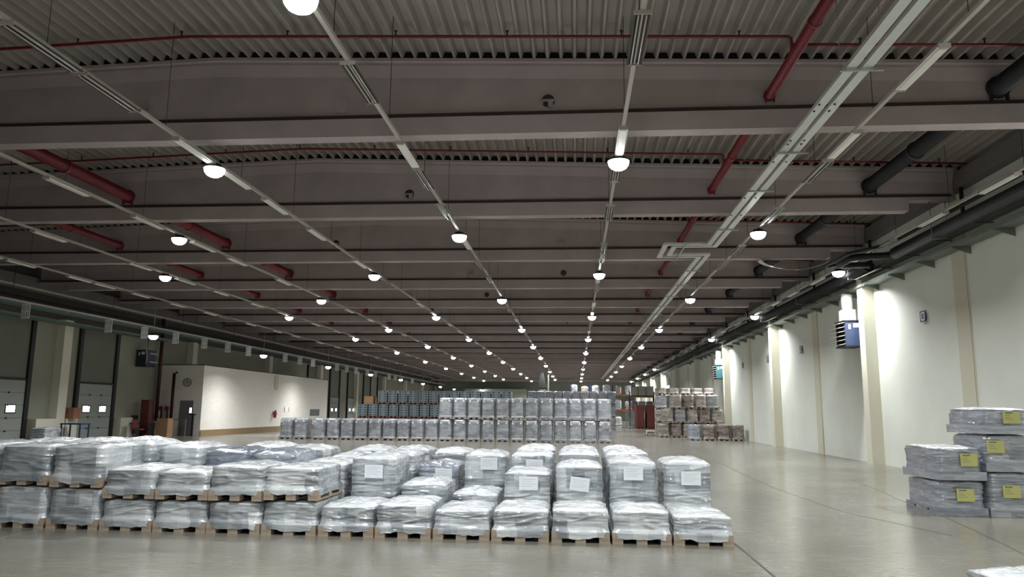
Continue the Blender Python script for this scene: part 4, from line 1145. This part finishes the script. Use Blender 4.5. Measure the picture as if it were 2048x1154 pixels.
for i in range(3):
    o = empty('bulk_crate', (6.6 + i * 0.87, 88.0, 3.451), label='white ribbed bulk crate on the yellow-beam rack, ' + ('left', 'middle', 'right')[i], cat='crate', group='white bulk crates on the yellow-beam rack')
    MB().quadbox(-0.4, 0.4, -0.45, 0.5, 0.1, 1.05).build('body', 'white', o)
    g = MB()
    for k in range(6): g.quadbox(-0.4 + k * 0.155, -0.375 + k * 0.155, -0.475, -0.45, 0.1, 1.0)
    g.quadbox(-0.42, 0.42, -0.48, 0.52, 1.05, 1.12).build('ribs_and_rim', 'tray', o)
    MB().quadbox(-0.4, 0.4, -0.45, 0.5, 0.0, 0.1).build('feet', 'black', o)
    o2 = wrapped(6.6 + i * 0.87, 88.05, 0.0, 1, 0, 'beige load on the floor under the yellow-beam rack, ' + ('left', 'middle', 'right')[i], 'beige loads under the yellow-beam rack', me=LB[i], P=PAL)
    o3 = wrapped(6.6 + i * 0.87, 88.05, 1.901, 1, 0, 'dark load on the middle shelf of the yellow-beam rack, ' + ('left', 'middle', 'right')[i], 'dark loads in the yellow-beam rack', me=LBR[i], P=PAL)
# boxes on pallets rising behind the middle wall
FG = load_mesh(1.2, 850, w=0.78, d=1.16, m='film_dark', dome=0.02, wr=0.5, N=32, R=8)
n = 0
for i in range(10):
    x = -4.3 + i * 0.86
    for t in range(3):
        wrapped(x, 75.0 + (i % 2) * 0.1, t * 1.23, 1.2, 0, 'grey load, far block behind the middle wall, %s tier, %s from left' % (('bottom', 'middle', 'top')[t], ORD[i + 1]), 'grey wrapped loads in the far block', me=FG, P=PAL)
# daylit arch doorway far along the right wall
e = empty('door_9', (XR, 94.5, 0)); struct(e, 'tall arched doorway with bright strip curtain far along the right wall', 'door')
pts = [(-5.6, 0)] + [(-5.6 + 0.0, 4.6)] + [(5.6 * math.cos(math.pi - t * math.pi / 10), 4.6 + 1.7 * math.sin(t * math.pi / 10)) for t in range(1, 10)] + [(5.6, 4.6), (5.6, 0)]
MB().poly_extrude(pts, 'x', -0.06, 0.0).build('arch_frame', 'endwall', e)
for i in range(3):
    y0 = -4.6 + i * 3.2
    MB().quadbox(-0.09, -0.06, y0, y0 + 2.6, 0.1, 5.3 if i == 1 else 4.8).build('curtain_panel', 'daylight', e)
# stuff at the far end
struct(box(-20.5, -9.0, 140.0, 145.0, 0, 5.6).build('trim_20', 'endwall'), 'pale greenish partition room at the far end', 'partition')
struct(box(XL, XR, 138.0, 138.4, 6.9, 7.3).build('trim_21', 'concrete'), 'pale cross beam at the far end', 'beam')
o = empty('wall_lamp', (-17.1, 139.71, 0), label='bright vertical tube lamp on the pale far partition', cat='lamp')
MB().quadbox(-0.12, 0.12, 0.06, 0.28, 4.0, 5.4).build('housing', 'white', o)
MB().quadbox(-0.09, 0.09, 0.0, 0.06, 4.05, 5.35).build('tube', 'lens', o)
wl = bpy.data.lights.new('tube_light', 'AREA'); wl.shape = 'RECTANGLE'; wl.size = 0.3; wl.size_y = 1.3; wl.energy = 60
wlo = bpy.data.objects.new('tube_light', wl); COL.objects.link(wlo); wlo.parent = o; wlo.location = (0, -0.03, 4.7); wlo.rotation_euler = (math.radians(90), 0, 0)
o = empty('machine_tower', (-3.9, 90.0, 0), label='dark machine mast rising above the far loads left of the rack', cat='machine')
MB().quadbox(-0.35, 0.35, -0.3, 0.3, 0, 4.4).build('mast', 'tray', o)
MB().poly_extrude([(-0.5, 4.4), (-0.25, 6.1), (0.1, 6.3), (0.25, 5.4), (0.5, 4.4)], 'y', -0.4, 0.4).build('head', 'black', o)
MB().quadbox(0.6, 0.75, -0.05, 0.05, 0, 6.0).build('side_post', 'tray', o)
